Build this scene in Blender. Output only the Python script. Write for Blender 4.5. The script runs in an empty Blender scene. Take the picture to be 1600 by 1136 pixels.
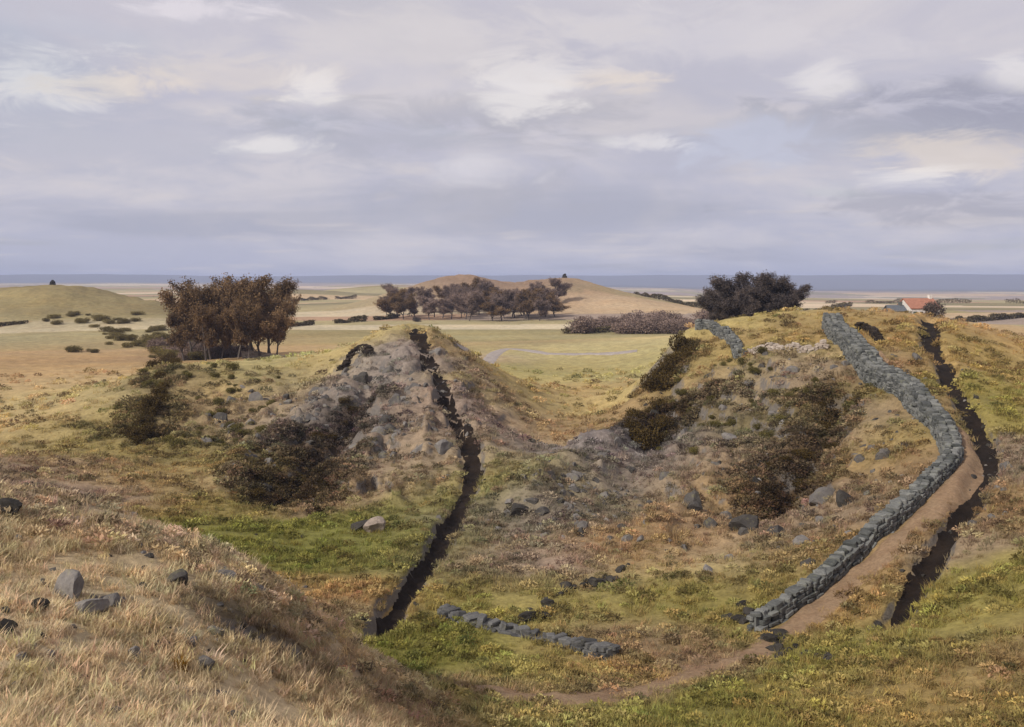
import bpy, bmesh, math, random
import numpy as np
from mathutils import Vector, Matrix

# ------------------------------------------------------------------ camera, sky, sun, exposure
scene = bpy.context.scene
COL = scene.collection
F = 1600.0            # focal length in photo pixels (36 mm lens on a 36 mm sensor)
HORIZON = 437.0       # row of the horizon in the 1600x1136 photo
cam_d = bpy.data.cameras.new('camera'); cam = bpy.data.objects.new('camera', cam_d); COL.objects.link(cam)
cam_d.lens = 36; cam_d.sensor_width = 36; cam_d.sensor_fit = 'HORIZONTAL'
cam_d.shift_y = -(568 - HORIZON) / 1600.0
cam_d.clip_start = 0.1; cam_d.clip_end = 60000
cam.location = (0, 0, 0); cam.rotation_euler = (math.radians(90), 0, 0)
scene.camera = cam
scene.view_settings.view_transform = 'Standard'
scene.view_settings.look = 'None'
scene.view_settings.exposure = 0.22
scene.view_settings.gamma = 1.0
scene.render.engine = 'CYCLES'
scene.cycles.use_denoising = True
scene.cycles.max_bounces = 6
scene.cycles.volume_bounces = 0
scene.cycles.transparent_max_bounces = 8

SUN_AZ = math.radians(-134)    # measured from straight ahead (+Y) towards +X
SUN_EL = math.radians(34)
sd = bpy.data.lights.new('sun', 'SUN'); sun = bpy.data.objects.new('sun', sd); COL.objects.link(sun)
sd.energy = 3.7; sd.angle = math.radians(1.5); sd.color = (1.0, 0.93, 0.82)
sdir = Vector((math.sin(SUN_AZ) * math.cos(SUN_EL), math.cos(SUN_AZ) * math.cos(SUN_EL), math.sin(SUN_EL)))
sun.rotation_euler = (-sdir).to_track_quat('-Z', 'Y').to_euler()
sun.location = sdir * 50

world = bpy.data.worlds.new('World'); scene.world = world; world.use_nodes = True
world.cycles.sampling_method = 'MANUAL'; world.cycles.sample_map_resolution = 256
def build_world():
    nt = world.node_tree; N = nt.nodes; L = nt.links; N.clear()
    def n(t, **k):
        x = N.new(t)
        for a, b in k.items(): setattr(x, a, b)
        return x
    def put(sock, v):
        if isinstance(v, bpy.types.NodeSocket): L.new(v, sock)
        else: sock.default_value = v
    def m(op, a, b=0.0, c=0.0, clamp=False):
        x = n('ShaderNodeMath', operation=op, use_clamp=clamp)
        put(x.inputs[0], a); put(x.inputs[1], b); put(x.inputs[2], c); return x.outputs[0]
    def mix(f, a, b):
        x = n('ShaderNodeMix', data_type='RGBA'); put(x.inputs[0], f); put(x.inputs[6], a); put(x.inputs[7], b); return x.outputs[2]
    def ramp(v, lo, hi):
        x = n('ShaderNodeMapRange', interpolation_type='SMOOTHSTEP'); put(x.inputs[0], v)
        x.inputs[1].default_value = lo; x.inputs[2].default_value = hi; return x.outputs[0]
    out = n('ShaderNodeOutputWorld'); bg = n('ShaderNodeBackground'); L.new(bg.outputs[0], out.inputs[0])
    sky = n('ShaderNodeTexSky', sky_type='NISHITA'); sky.sun_disc = False
    sky.sun_elevation = SUN_EL; sky.sun_rotation = SUN_AZ; sky.dust_density = 2.0
    skyc = n('ShaderNodeVectorMath', operation='SCALE'); L.new(sky.outputs[0], skyc.inputs[0]); skyc.inputs['Scale'].default_value = 0.10
    tc = n('ShaderNodeTexCoord'); sp = n('ShaderNodeSeparateXYZ'); L.new(tc.outputs['Generated'], sp.inputs[0])
    x, y, z = sp.outputs
    zc = m('ADD', m('MAXIMUM', z, 0.0), 0.07)
    cx = m('DIVIDE', x, zc); cy = m('DIVIDE', y, zc)
    cv = n('ShaderNodeCombineXYZ'); L.new(cx, cv.inputs[0]); L.new(cy, cv.inputs[1])
    def noise(vec, scale, det, rough=0.55, dist=0.0, w=0.0):
        t = n('ShaderNodeTexNoise', noise_dimensions='3D'); 
        of = n('ShaderNodeVectorMath', operation='ADD'); L.new(vec, of.inputs[0]); of.inputs[1].default_value = (w, w * 1.7, w * 2.3); L.new(of.outputs[0], t.inputs['Vector'])
        t.inputs['Scale'].default_value = scale; t.inputs['Detail'].default_value = det
        t.inputs['Roughness'].default_value = rough; t.inputs['Distortion'].default_value = dist
        return t.outputs['Fac']
    big = noise(cv.outputs[0], 0.33, 4, 0.5, 0.3, 3.1)
    mid = noise(cv.outputs[0], 0.9, 4, 0.55, 0.4, 7.7)
    # soft relief in the direction itself, stretched sideways
    st = n('ShaderNodeVectorMath', operation='MULTIPLY'); L.new(tc.outputs['Generated'], st.inputs[0]); st.inputs[1].default_value = (3.0, 3.0, 9.0)
    soft = noise(st.outputs[0], 1.4, 5, 0.6, 0.5, 1.9)
    fine = noise(st.outputs[0], 3.8, 7, 0.66, 0.6, 4.4)
    el = m('MULTIPLY', m('MAXIMUM', z, 0.0), 3.2, clamp=True)
    base = mix(el, (0.405, 0.415, 0.515, 1), (0.52, 0.495, 0.55, 1))
    base = mix(m('MULTIPLY', ramp(soft, 0.42, 0.66), 0.7), base, (0.60, 0.565, 0.585, 1))
    base = mix(m('MULTIPLY', ramp(big, 0.5, 0.68), 0.55), base, (0.33, 0.34, 0.415, 1))
    base = mix(m('MULTIPLY', ramp(mid, 0.54, 0.72), 0.4), base, (0.64, 0.585, 0.565, 1))
    # single clouds: centre and size as slopes of the sight line
    yy = m('MAXIMUM', y, 0.02); u = m('DIVIDE', x, yy); v = m('DIVIDE', z, yy)
    front = ramp(y, 0.1, 0.35)
    wob = m('MULTIPLY_ADD', fine, 5.6, -2.8)
    def blob(px, py, sx, sy, col, k, soft_edge=0.72):
        nonlocal base
        du = m('MULTIPLY', m('SUBTRACT', u, (px - 800) / F), F / sx); dv = m('MULTIPLY', m('SUBTRACT', v, (HORIZON - py) / F), F / sy)
        d = m('SQRT', m('ADD', m('MULTIPLY', du, du), m('MULTIPLY', dv, dv)))
        d = m('SUBTRACT', d, wob)
        f = n('ShaderNodeMapRange', interpolation_type='SMOOTHSTEP'); L.new(d, f.inputs[0])
        f.inputs[1].default_value = 1.0 + soft_edge; f.inputs[2].default_value = 1.0 - soft_edge
        base = mix(m('MULTIPLY', m('MULTIPLY', f.outputs[0], front), k * 0.85), base, col)
    WH = (0.80, 0.76, 0.74, 1); PK = (0.72, 0.635, 0.56, 1); BL = (0.50, 0.52, 0.63, 1); DK = (0.27, 0.275, 0.35, 1); GY = (0.38, 0.375, 0.425, 1)
    blob(180, 215, 330, 60, (0.40, 0.41, 0.50, 1), 0.65)
    blob(1500, 185, 200, 45, DK, 0.85); blob(1290, 210, 230, 34, (0.42, 0.42, 0.48, 1), 0.6)
    blob(1450, 318, 170, 24, DK, 0.6); blob(740, 175, 230, 26, GY, 0.6); blob(640, 215, 190, 26, GY, 0.45); blob(760, 300, 110, 30, GY, 0.5)
    blob(70, 40, 170, 26, (0.5, 0.5, 0.57, 1), 0.6); blob(980, 30, 260, 30, (0.52, 0.50, 0.54, 1), 0.4)
    blob(40, 125, 95, 44, WH, 0.85); blob(160, 132, 130, 18, PK, 0.7); blob(350, 122, 190, 22, PK, 0.45)
    blob(425, 228, 56, 12, WH, 0.75); blob(490, 136, 36, 24, WH, 0.65); blob(825, 130, 62, 34, WH, 0.75); blob(985, 126, 60, 14, PK, 0.8)
    blob(1290, 130, 40, 20, WH, 0.65); blob(1180, 225, 110, 26, BL, 0.75); blob(1015, 222, 45, 12, WH, 0.6); blob(735, 268, 60, 26, (0.66, 0.64, 0.68, 1), 0.6)
    blob(1490, 245, 125, 28, PK, 0.75); blob(1420, 280, 80, 15, WH, 0.7); blob(1590, 112, 36, 22, WH, 0.6)
    blob(1110, 60, 260, 36, (0.62, 0.59, 0.62, 1), 0.55); blob(660, 70, 260, 40, (0.62, 0.58, 0.58, 1), 0.5)
    blob(300, 15, 120, 14, (0.76, 0.71, 0.74, 1), 0.6); blob(1170, 375, 100, 12, (0.60, 0.57, 0.60, 1), 0.4)
    blue_gap = m('MULTIPLY', ramp(big, 0.44, 0.3), 0.25)
    fin = mix(blue_gap, base, skyc.outputs[0])
    L.new(fin, bg.inputs[0]); bg.inputs[1].default_value = 1.0
build_world()

# ------------------------------------------------------------------ helpers
rng = np.random.default_rng(11); random.seed(11)
def tag(o, label=None, cat=None, group=None, kind=None):
    if label: o['label'] = label
    if cat: o['category'] = cat
    if group: o['group'] = group
    if kind: o['kind'] = kind
    return o
def link(name, me, mat=None, parent=None):
    o = bpy.data.objects.new(name, me); COL.objects.link(o)
    if mat is not None and me is not None and not me.materials: me.materials.append(mat)
    if parent: o.parent = parent
    return o
def empty(name, loc, rz=0):
    o = bpy.data.objects.new(name, None); COL.objects.link(o); o.location = loc; o.rotation_euler = (0, 0, rz); o.empty_display_size = 0.3
    return o
def mesh_np(name, V, Fc, smooth=False):
    """mesh from numpy vertices and an (n,k) array of faces"""
    me = bpy.data.meshes.new(name); V = np.asarray(V, np.float32); Fc = np.asarray(Fc, np.int32); k = Fc.shape[1]
    me.vertices.add(len(V)); me.vertices.foreach_set('co', V.ravel())
    me.loops.add(Fc.size); me.loops.foreach_set('vertex_index', Fc.ravel())
    me.polygons.add(len(Fc)); me.polygons.foreach_set('loop_start', np.arange(0, Fc.size, k, dtype=np.int32))
    me.polygons.foreach_set('use_smooth', np.full(len(Fc), smooth))
    me.update(calc_edges=True); return me
def set_attr(me, name, typ, dom, arr):
    a = me.attributes.new(name, typ, dom)
    a.data.foreach_set({'FLOAT': 'value', 'INT': 'value', 'FLOAT_VECTOR': 'vector', 'FLOAT_COLOR': 'color'}[typ], np.ascontiguousarray(arr).ravel())

def _h(ix, iy, s):
    n = (ix * 374761393 + iy * 668265263 + s * 974634777) & 0xffffffff
    n = ((n ^ (n >> 13)) * 1274126177) & 0xffffffff
    n = n ^ (n >> 16); return (n & 0xffff) / 65535.0 * 2 - 1
def vnoise(x, y, s=0):
    ix = np.floor(x).astype(np.int64); iy = np.floor(y).astype(np.int64); fx = x - ix; fy = y - iy
    fx = fx * fx * fx * (fx * (fx * 6 - 15) + 10); fy = fy * fy * fy * (fy * (fy * 6 - 15) + 10)
    a = _h(ix, iy, s); b = _h(ix + 1, iy, s); c = _h(ix, iy + 1, s); d = _h(ix + 1, iy + 1, s)
    return (a * (1 - fx) + b * fx) * (1 - fy) + (c * (1 - fx) + d * fx) * fy
def fbm(x, y, scale, oct=4, s=0, gain=0.5):
    t = 0; amp = 1; f = 1.0 / scale; nrm = 0
    for i in range(oct):
        t = t + amp * vnoise(x * f + 17.3 * i, y * f - 9.1 * i, s + i); nrm += amp; amp *= gain; f *= 2.03
    return t / nrm
def ss(a, b, x):
    t = np.clip((x - a) / (b - a), 0, 1); return t * t * (3 - 2 * t)

# ------------------------------------------------------------------ the lie of the land
# survey points: sight line (column, row) and distance, turned into metres
S = [ # the near hill
 (0,1130,13),(200,1100,16),(450,1100,21),(0,900,22),(250,950,22),(450,1000,24),(0,760,31),(100,790,33),(200,815,33),(330,865,31),
 (440,915,29),(505,1000,28.5),(548,1080,27.5),(620,1136,26),(0,1000,17),(200,1020,19),(350,1060,20),
 # valley floor
 (800,1136,31),(800,1075,37),(570,1050,41),(700,1000,45),(700,850,62),(500,880,58),(900,1000,46),(1000,1100,36),(1200,1100,34),
 (1500,1100,33),(1600,950,40),(1600,800,52),(1000,950,50),(420,860,60),(300,800,70),
 # right crag with the wall along its crest
 (1180,985,46),(1280,920,50),(1380,830,55),(1460,760,60),(1495,720,65),(1470,665,72),(1420,617,80),(1360,578,90),(1320,537,102),(1300,514,115),
 (1390,975,44),(1440,880,49),(1500,800,55),(1535,735,61),(1530,680,72),(1490,610,84),(1470,560,95),(1450,520,110),(1455,495,125),
 (1600,600,100),(1600,520,190),(1600,700,66),
 (1250,522,114),(1200,560,101),(1100,522,125),(1062,524,128),(1048,575,118),(1010,700,91),(960,750,80),(850,800,70),
 (1150,650,95),(1250,600,92),(1300,650,82),(1200,750,75),(1300,750,70),(1400,700,72),(1100,850,60),(1250,850,57),(1350,780,63),(1120,570,112),
 # left crag
 (610,518,130),(650,503,135),(562,543,125),(665,545,120),(690,595,105),(720,655,92),(738,705,84),(730,762,76),(690,833,64),(640,912,53.5),(585,985,46),
 (600,600,110),(600,700,88),(520,640,105),(430,692,98),(340,755,82),(640,650,96),(520,755,80),(640,775,76),
 (770,600,118),(810,640,120),(725,545,134),(500,560,135),(300,590,124),(400,580,128),(230,690,100),(268,572,130),(330,640,112),(420,640,112),(340,700,96),(500,600,124),(280,640,110),(440,600,122),
 # gap and meadows
 (900,650,120),(950,600,155),(850,600,160),(860,645,123),(930,660,114),(985,640,126),(900,620,139),(860,700,97),(930,715,92),(1000,590,166),(790,580,176),(1020,570,188),(800,680,103),(850,560,210),(960,560,205),(100,600,155),(0,600,155),(0,660,115),(150,700,97),(60,720,85),
 (350,562,205),(450,560,205),(150,560,210),
]
PTS = [((a - 800) / F * d, d, -(b - HORIZON) / F * d) for a, b, d in S]
PTS += [(0,0,-1.72),(-4,3,-2.6),(4,4,-3.2),(-9,0,-3.4),(9,0,-5),(0,-15,-3),(3,14,-7.6),(-2,10,-5.0),(8,18,-10.4),(-40,15,-6),(-35,35,-7.5),(-45,60,-12),(-70,40,-10),(-80,90,-15),
 (-18,45,-12.2),(-12,44,-14),(-26,48,-12),(-6,38,-15),
 (40,15,-13),(35,40,-11.5),(60,50,-12),(60,90,-11.5),(80,130,-11),(-60,-40,-6),(60,-40,-9),(0,-80,-8),(-150,0,-12),(150,0,-14),
 (25,150,-13.5),(32,150,-10),(44,185,-9.2),(60,160,-7.5),(15,165,-15.8),(20,140,-13),(5,150,-15.6),(-15,165,-13),(-5,160,-15),(-35,175,-14),(-55,150,-15),(-60,130,-15.8),(-45,150,-13.5),(-20,215,-15.5),(70,220,-8.4),(88,222,-7.6),(100,235,-8.2),(110,260,-12.5),(20,230,-14.5),
 (-56,200,-15.4),(-47,205,-15.3),(-90,150,-16),(-130,160,-16),(-160,100,-15),(160,120,-14),(-200,250,-16),(0,300,-16),(100,330,-14.5),(200,250,-15)]
P = np.array(PTS, float)
def tps_k(r2): return 0.5 * r2 * np.log(r2 + 1e-9)
def tps_fit(P, lam=2.0):
    n = len(P); d2 = ((P[:, None, :2] - P[None, :, :2]) ** 2).sum(2)
    A = np.zeros((n + 3, n + 3)); A[:n, :n] = tps_k(d2) + lam * np.eye(n)
    A[:n, n] = 1; A[:n, n + 1:] = P[:, :2]; A[n, :n] = 1; A[n + 1:, :n] = P[:, :2].T
    b = np.zeros(n + 3); b[:n] = P[:, 2]; return np.linalg.solve(A, b)
WT = tps_fit(P)
def tps(x, y):
    out = np.empty(x.shape); xf = x.ravel(); yf = y.ravel(); o = out.ravel(); n = len(P)
    for i in range(0, len(xf), 40000):
        a = xf[i:i + 40000]; b = yf[i:i + 40000]
        d2 = (a[:, None] - P[None, :, 0]) ** 2 + (b[:, None] - P[None, :, 1]) ** 2
        o[i:i + 40000] = tps_k(d2) @ WT[:n] + WT[n] + WT[n + 1] * a + WT[n + 2] * b
    return o.reshape(x.shape)
def bump2(x, y, cx, cy, sx, sy, h, rot=0):
    c, s = math.cos(rot), math.sin(rot); dx = x - cx; dy = y - cy
    u = (c * dx + s * dy) / sx; v = (-s * dx + c * dy) / sy
    return h * np.exp(-(u * u + v * v))
def far_z(x, y):
    r = np.hypot(x, y); th = np.arctan2(x, y)
    rt = ss(-0.15, 0.3, th)
    z = -16 - ss(450, 3000, r) * (6 + 24 * rt) - ss(3000, 7000, r) * 18 * rt
    z = z + 2.5 * fbm(x, y, 170, 3, 5) * ss(260, 600, r) + 7 * fbm(x, y, 900, 3, 8) * ss(700, 2500, r)
    # left ridge hill, middle ridge hill, brown moor
    z = z + bump2(x, y, -190, 425, 24, 60, 3.2, 0.25) + bump2(x, y, -165, 395, 45, 80, 7.0, 0.5) + bump2(x, y, -250, 440, 75, 80, 8.5)
    z = z + bump2(x, y, 27, 560, 22, 60, 11) + bump2(x, y, 52, 520, 38, 60, 8) + bump2(x, y, 5, 600, 45, 70, 4)
    z = z + bump2(x, y, -22, 540, 34, 70, 13.5) + bump2(x, y, -55, 560, 30, 70, 7) + bump2(x, y, -130, 1180, 90, 140, 12)
    z = z + bump2(x, y, -200, 900, 70, 90, 8)
    ridge = ss(8200, 9600, r) * (1 - 0.5 * ss(10200, 12500, r))
    z = z + ridge * (58 + 52 * rt + 14 * fbm(x, y, 1500, 3, 21) + 10 * (fbm(th * 10, th * 0, 1.1, 3, 33)))
    return z
def crag_mask(x, y):
    m = bump2(x, y, -13, 104, 11, 27, 1.3) + bump2(x, y, -32, 108, 15, 16, 0.7) + bump2(x, y, 20, 90, 10, 28, 1.2, -0.25) + bump2(x, y, -14, 78, 8, 6, 0.5)
    return np.clip(m, 0, 1)
GUL = [[((a - 800) / F * d, d) for a, b, d in k] for k in (
 [(565,625,104),(530,670,95),(480,725,86),(430,775,79),(405,795,77)], [(1304,630,85),(1290,665,80),(1260,712,75),(1225,770,70),(1205,800,67)], [(350,960,23),(400,988,23.5),(450,1012,24),(490,1030,24.5)], [(1052,560,120),(1040,620,106),(1022,680,95),(1005,705,90)])]
DITCH_R = [(1456,496,126),(1452,522,110),(1472,562,95),(1494,612,84),(1530,670,73),(1544,722,64),(1510,790,56),(1448,880,49),(1388,978,44)]
DITCH_L = [(650,503,135),(665,545,120),(690,595,105),(720,652,92),(738,702,84),(730,762,76),(692,832,64),(642,910,53.5),(586,984,46)]
def dense(keys):
    K = np.array([((a - 800) / F * d, d) for a, _, d in keys]); out = []
    for i in range(len(K) - 1):
        p0 = K[max(i - 1, 0)]; p1 = K[i]; p2 = K[i + 1]; p3 = K[min(i + 2, len(K) - 1)]
        for t in np.linspace(0, 1, 4, endpoint=False): out.append(0.5 * ((2 * p1) + (-p0 + p2) * t + (2 * p0 - 5 * p1 + 4 * p2 - p3) * t * t + (-p0 + 3 * p1 - 3 * p2 + p3) * t ** 3))
    return [tuple(q) for q in out] + [tuple(K[-1])]
SPURS = [dense(k) for k in ([(1035,640,104),(960,705,92),(890,760,80),(825,800,71)], [(545,585,116),(500,630,107),(440,690,96),(350,750,83)], [(1130,760,80),(1080,800,71),(1010,860,62)])]
def line_dist(x, y, K):
    d = np.full(x.shape, 1e9)
    for (ax, ay), (bx, by) in zip(K[:-1], K[1:]):
        vx, vy = bx - ax, by - ay; t = np.clip(((x - ax) * vx + (y - ay) * vy) / (vx * vx + vy * vy), 0, 1)
        d = np.minimum(d, np.hypot(x - ax - t * vx, y - ay - t * vy))
    return d
def H(x, y):
    x = np.atleast_1d(np.asarray(x, float)); y = np.atleast_1d(np.asarray(y, float))
    r = np.hypot(x, y); w = 1 - ss(210, 330, r + 40 * ss(0, -0.3, np.cos(np.arctan2(x, y))))
    near = tps(np.clip(x, -400, 400), np.clip(y, -400, 400))
    z = np.where(w > 0, w * np.clip(near, -19, 2), 0) + (1 - w) * far_z(x, y)
    g = ss(2.0, 7.0, r)
    cm = crag_mask(x, y)
    wx = x + 1.2 * fbm(x, y, 6, 2, 70); wy = y + 1.2 * fbm(x, y, 6, 2, 71)
    rid = 1 - np.abs(fbm(wx, wy * 0.6, 5.0, 4, 40)) * 2.2
    z = z + g * w * (0.22 * fbm(x, y, 5.5, 4, 50) + 0.07 * fbm(x, y, 0.9, 2, 55) + cm * (1.1 * (rid - 0.55) + 0.45 * fbm(x, y, 1.7, 3, 60)))
    zt = (z + 0.5 * fbm(x, y, 4, 3, 64)) / 1.5; z = z + g * w * cm * 1.0 * (ss(0.3, 0.7, zt - np.floor(zt)) - (zt - np.floor(zt)))
    for K, dep in zip(GUL, (2.0, 1.9, 0.45, 1.2)):
        dd = line_dist(x + 0.8 * fbm(x, y, 3, 2, 91), y, K); z = z - w * dep * np.exp(-(dd / (1.5 if dep > .5 else .5)) ** 2)
    for K, dep, sg in zip(SPURS, (2.0, 1.5, 1.1), (2.4, 1.8, 1.6)):
        m_ = (np.hypot(x - K[len(K) // 2][0], y - K[len(K) // 2][1]) < 60)
        if m_.any():
            xx, yy_ = x[m_], y[m_]; sp = np.exp(-(line_dist(xx + 1.2 * fbm(xx, yy_, 4, 2, 93), yy_, K) / sg) ** 2)
            z[m_] += sp * (dep * (0.75 + 0.6 * fbm(xx, yy_, 4.0, 3, 97)) + 0.5 * fbm(xx, yy_, 1.2, 3, 98))
    for K in (dense(DITCH_R), dense(DITCH_L)):
        m_ = (r > 38) & (r < 145)
        if m_.any():
            dd = line_dist(x[m_] + 0.35 * fbm(x[m_], y[m_], 1.6, 3, 94), y[m_], K); sg = 0.42 + 0.006 * r[m_]; z[m_] -= 0.85 * np.exp(-(dd / sg) ** 4)
    hm = np.clip(bump2(x, y, -175, 410, 70, 90, 1.2) + bump2(x, y, 0, 560, 70, 90, 1.0), 0, 1)
    z = z + hm * (2.4 * fbm(x, y, 28, 4, 95) + 0.9 * fbm(x, y, 7, 3, 96))
    return z

# polar sheet, dense in front of the camera
fr = np.arange(-33, 33.01, 0.13); lo = np.arange(-178, -33, 2.5); hi = np.arange(33 + 2.5, 180, 2.5)
TH = np.radians(np.concatenate([lo, fr, hi])); 
R = np.concatenate([[0.5, 1.2, 2.2, 3.2, 4.4, 5.8, 7.2], np.exp(np.arange(math.log(8.5), math.log(330), 0.0051)), np.exp(np.linspace(math.log(331), math.log(13000), 250))])
nr, nt_ = len(R), len(TH)
RR, TT = np.meshgrid(R, TH, indexing='ij')
GX = RR * np.sin(TT); GY = RR * np.cos(TT)
GZ = H(GX, GY)
lnR = np.log(R)
def ground(x, y):
    """height of the ground sheet (bilinear on the sheet itself)"""
    x = np.asarray(x, float); y = np.asarray(y, float)
    lr = np.log(np.maximum(np.hypot(x, y), 0.6)); th = np.arctan2(x, y)
    i = np.clip(np.searchsorted(lnR, lr) - 1, 0, nr - 2); j = np.clip(np.searchsorted(TH, th) - 1, 0, nt_ - 2)
    a = np.clip((lr - lnR[i]) / (lnR[i + 1] - lnR[i]), 0, 1); b = np.clip((th - TH[j]) / (TH[j + 1] - TH[j]), 0, 1)
    return (GZ[i, j] * (1 - a) + GZ[i + 1, j] * a) * (1 - b) + (GZ[i, j + 1] * (1 - a) + GZ[i + 1, j + 1] * a) * b
_march = np.exp(np.linspace(math.log(9), math.log(12000), 5000))
def spot(px, py):
    """where the sight line of the survey sketch meets the ground"""
    zx = ground((px - 800) / F * _march, _march); zr = -(py - HORIZON) / F * _march
    k = np.argmax(zr < zx); d = _march[k] if k else 200.0
    x = (px - 800) / F * d; return (x, d, float(ground(x, d)))

# ------------------------------------------------------------------ ground cover map (what grows where, gully shade painted in dark brown), colours as albedo
def lin(c):
    c = np.array(c, float) / 255.0; return np.where(c <= 0.04045, c / 12.92, ((c + 0.055) / 1.055) ** 2.4)
GAIN = 1.0
C_ = dict(tan=(178,160,128), tanl=(190,173,142), grn=(116,114,58), oli=(134,124,70), yel=(150,138,86), pal=(168,160,114), ora=(158,130,88),
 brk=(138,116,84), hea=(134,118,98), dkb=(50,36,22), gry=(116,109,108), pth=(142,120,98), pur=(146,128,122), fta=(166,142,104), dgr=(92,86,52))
COV = [ # column,row of the survey sketch, cover, radius in m
 ('tan',0,1100,4),('tan',200,1050,4),('tan',400,1080,4),('tan',150,950,4),('tanl',60,1000,3),('tan',350,950,4),('brk',120,870,1.0),('brk',330,1080,0.8),('oli',220,1000,0.8),('oli',60,1080,0.8),('tan',0,880,4),('hea',60,780,3),('pur',150,770,3),
 ('tan',250,850,4),('tan',440,920,2.5),('tan',480,960,2),('tan',500,1060,2.5),('hea',20,730,4),('tanl',300,1000,3),('dkb',400,990,0.9),('dkb',450,1015,0.9),('dkb',365,970,0.7),('dkb',425,1002,0.8),('dkb',480,1028,0.6),('tanl',230,1080,2),
 ('ora',570,1105,1.6),('ora',610,1125,1.6),('pth',560,1062,1.2),('pth',690,1072,1.2),('pth',830,1095,1.2),('pth',980,1085,1.3),('pth',1120,1045,1.3),
 ('grn',560,860,4),('grn',470,850,3),('grn',680,860,4),('grn',640,820,4),('grn',600,1020,2),('grn',700,1020,3),('oli',800,1040,2),('ora',540,935,2.5),('hea',540,965,1.4),('oli',760,930,3),
 ('yel',850,1040,2),('ora',930,1050,2),('yel',900,1120,2),('yel',820,1130,2),('grn',1050,1110,2.5),('oli',1250,1110,3),('ora',1430,1110,2.5),('oli',1550,1110,3),('brk',1600,1050,2.5),
 ('pur',850,880,3),('hea',750,870,3),('oli',980,930,3),('yel',860,960,2),('pth',1060,1000,1.6),('oli',1130,950,2.5),('pth',960,1000,2),('oli',1080,980,2),
 ('ora',1000,860,3),('ora',1090,830,2.5),('pth',1040,800,3),('ora',950,830,3),('gry',860,780,4),('gry',930,740,4),('gry',800,810,3),('gry',1000,700,4),('oli',850,730,5),
 # right crag
 ('hea',1060,720,4),('brk',1100,760,4),('dgr',1130,640,4),('dgr',1200,650,4),('brk',1090,600,3),('hea',1240,690,3),('hea',1120,590,2.5),('hea',1200,580,4),('pur',1250,580,3),('oli',1150,545,4),('brk',1190,530,3),('brk',1110,540,2.5),('ora',1260,530,3),('oli',1230,538,4),('oli',1280,560,3),
 ('dkb',1045,590,2),('dkb',1030,650,2.2),('dkb',1015,685,1.8),('dkb',1295,650,1.2),('dkb',1270,700,1.4),('dkb',1235,760,1.6),('dkb',1215,790,1.5),  # dark brown along the gullies paints their shade into the cover
 ('oli',1340,620,2.5),('brk',1310,600,2.5),('hea',1280,600,2.5),('oli',1400,680,2.5),('hea',1360,660,2.5),('brk',1390,720,2.5),('brk',1330,700,3),('hea',1150,830,3),('hea',1300,790,3),('brk',1250,870,3),('oli',1180,900,3),('brk',1380,760,2),('hea',1230,820,2.5),('tan',1130,880,2.5),
 # beyond the wall
 ('brk',1345,545,1.6),('brk',1400,570,2),('brk',1440,620,1.6),('brk',1510,700,1.2),('brk',1470,780,1.0),('brk',1400,850,1.2),('brk',1330,910,1.2),('brk',1250,970,1.2),('ora',1360,900,1.2),
 ('ora',1330,960,1.2),('brk',1420,810,1.0),('oli',1560,620,4),('oli',1540,560,6),('ora',1590,560,8),('fta',1590,525,20),('hea',1560,740,2),('hea',1510,850,1.6),('oli',1440,960,1.6),('oli',1560,930,3),('brk',1590,800,2.5),
 ('ora',1430,540,4),('hea',1570,700,2),('oli',1300,1030,2),('oli',1400,1020,2),('yel',1380,1000,1.2),
 # left crag
 ('brk',680,640,3),('hea',720,560,3),('pur',760,560,4),('hea',760,600,4),('hea',450,690,2),('gry',600,560,4),('gry',570,600,5),('gry',620,640,5),('gry',520,620,3.5),('gry',470,660,2.5),('gry',420,700,2.2),('hea',640,600,3),('hea',600,700,5),('hea',560,740,4),('hea',660,720,4),('brk',520,780,2.5),
 ('dkb',545,650,1.6),('dkb',480,720,2.4),('dkb',440,760,2.4),('dkb',420,785,2.0),('dkb',510,690,2.0),('dkb',480,780,1.6),('pur',650,560,3),('hea',700,700,2.4),  # gully shade of the left crag, put into dark brown cover
 ('brk',690,540,3),('oli',720,590,3),('brk',740,570,3),('oli',790,590,4),('pur',740,640,4),('hea',770,680,3),('grn',740,780,3),('oli',780,740,4),('hea',760,820,3),
 ('ora',500,566,4),('oli',430,585,5),('oli',350,592,4),('dgr',300,595,4),('hea',470,615,4),('brk',380,620,4),('hea',320,620,4),('brk',290,640,4),('hea',440,590,3),('hea',530,575,2.5),('brk',350,660,4),('hea',280,600,3),('hea',330,640,5),('hea',420,640,4),('ora',330,615,3),('pur',380,660,4),('dgr',330,690,5),('oli',380,710,4),('gry',350,745,2.4),
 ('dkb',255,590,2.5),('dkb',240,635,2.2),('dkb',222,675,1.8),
 # meadows
 ('pal',230,590,9),('pal',170,600,12),('fta',60,590,14),('fta',80,640,10),('ora',120,620,10),('oli',150,680,7),('fta',60,690,6),('oli',200,660,6),('dgr',170,655,5),('fta',200,740,5),('pth',100,730,4),
 ('grn',340,770,4),('ora',260,770,4),('ora',350,730,4),('oli',300,740,4),('ora',0,560,18),('yel',880,575,10),('yel',960,575,10),('ora',850,610,8),('fta',900,640,7),('brk',900,665,4),('yel',1000,600,8),('pal',1000,575,10),
 ('yel',820,530,14),('fta',830,650,6),('gry',940,690,4),('pal',960,620,6),('brk',960,650,4),('pal',440,560,14),('ora',130,545,20),('pal',960,545,12),
]
cov_p = []; 
for nm, a, b, r in COV:
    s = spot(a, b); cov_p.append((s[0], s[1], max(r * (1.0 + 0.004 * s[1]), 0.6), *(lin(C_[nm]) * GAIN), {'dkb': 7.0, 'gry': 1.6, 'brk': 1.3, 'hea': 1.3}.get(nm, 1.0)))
cov_p = np.array(cov_p)
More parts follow.
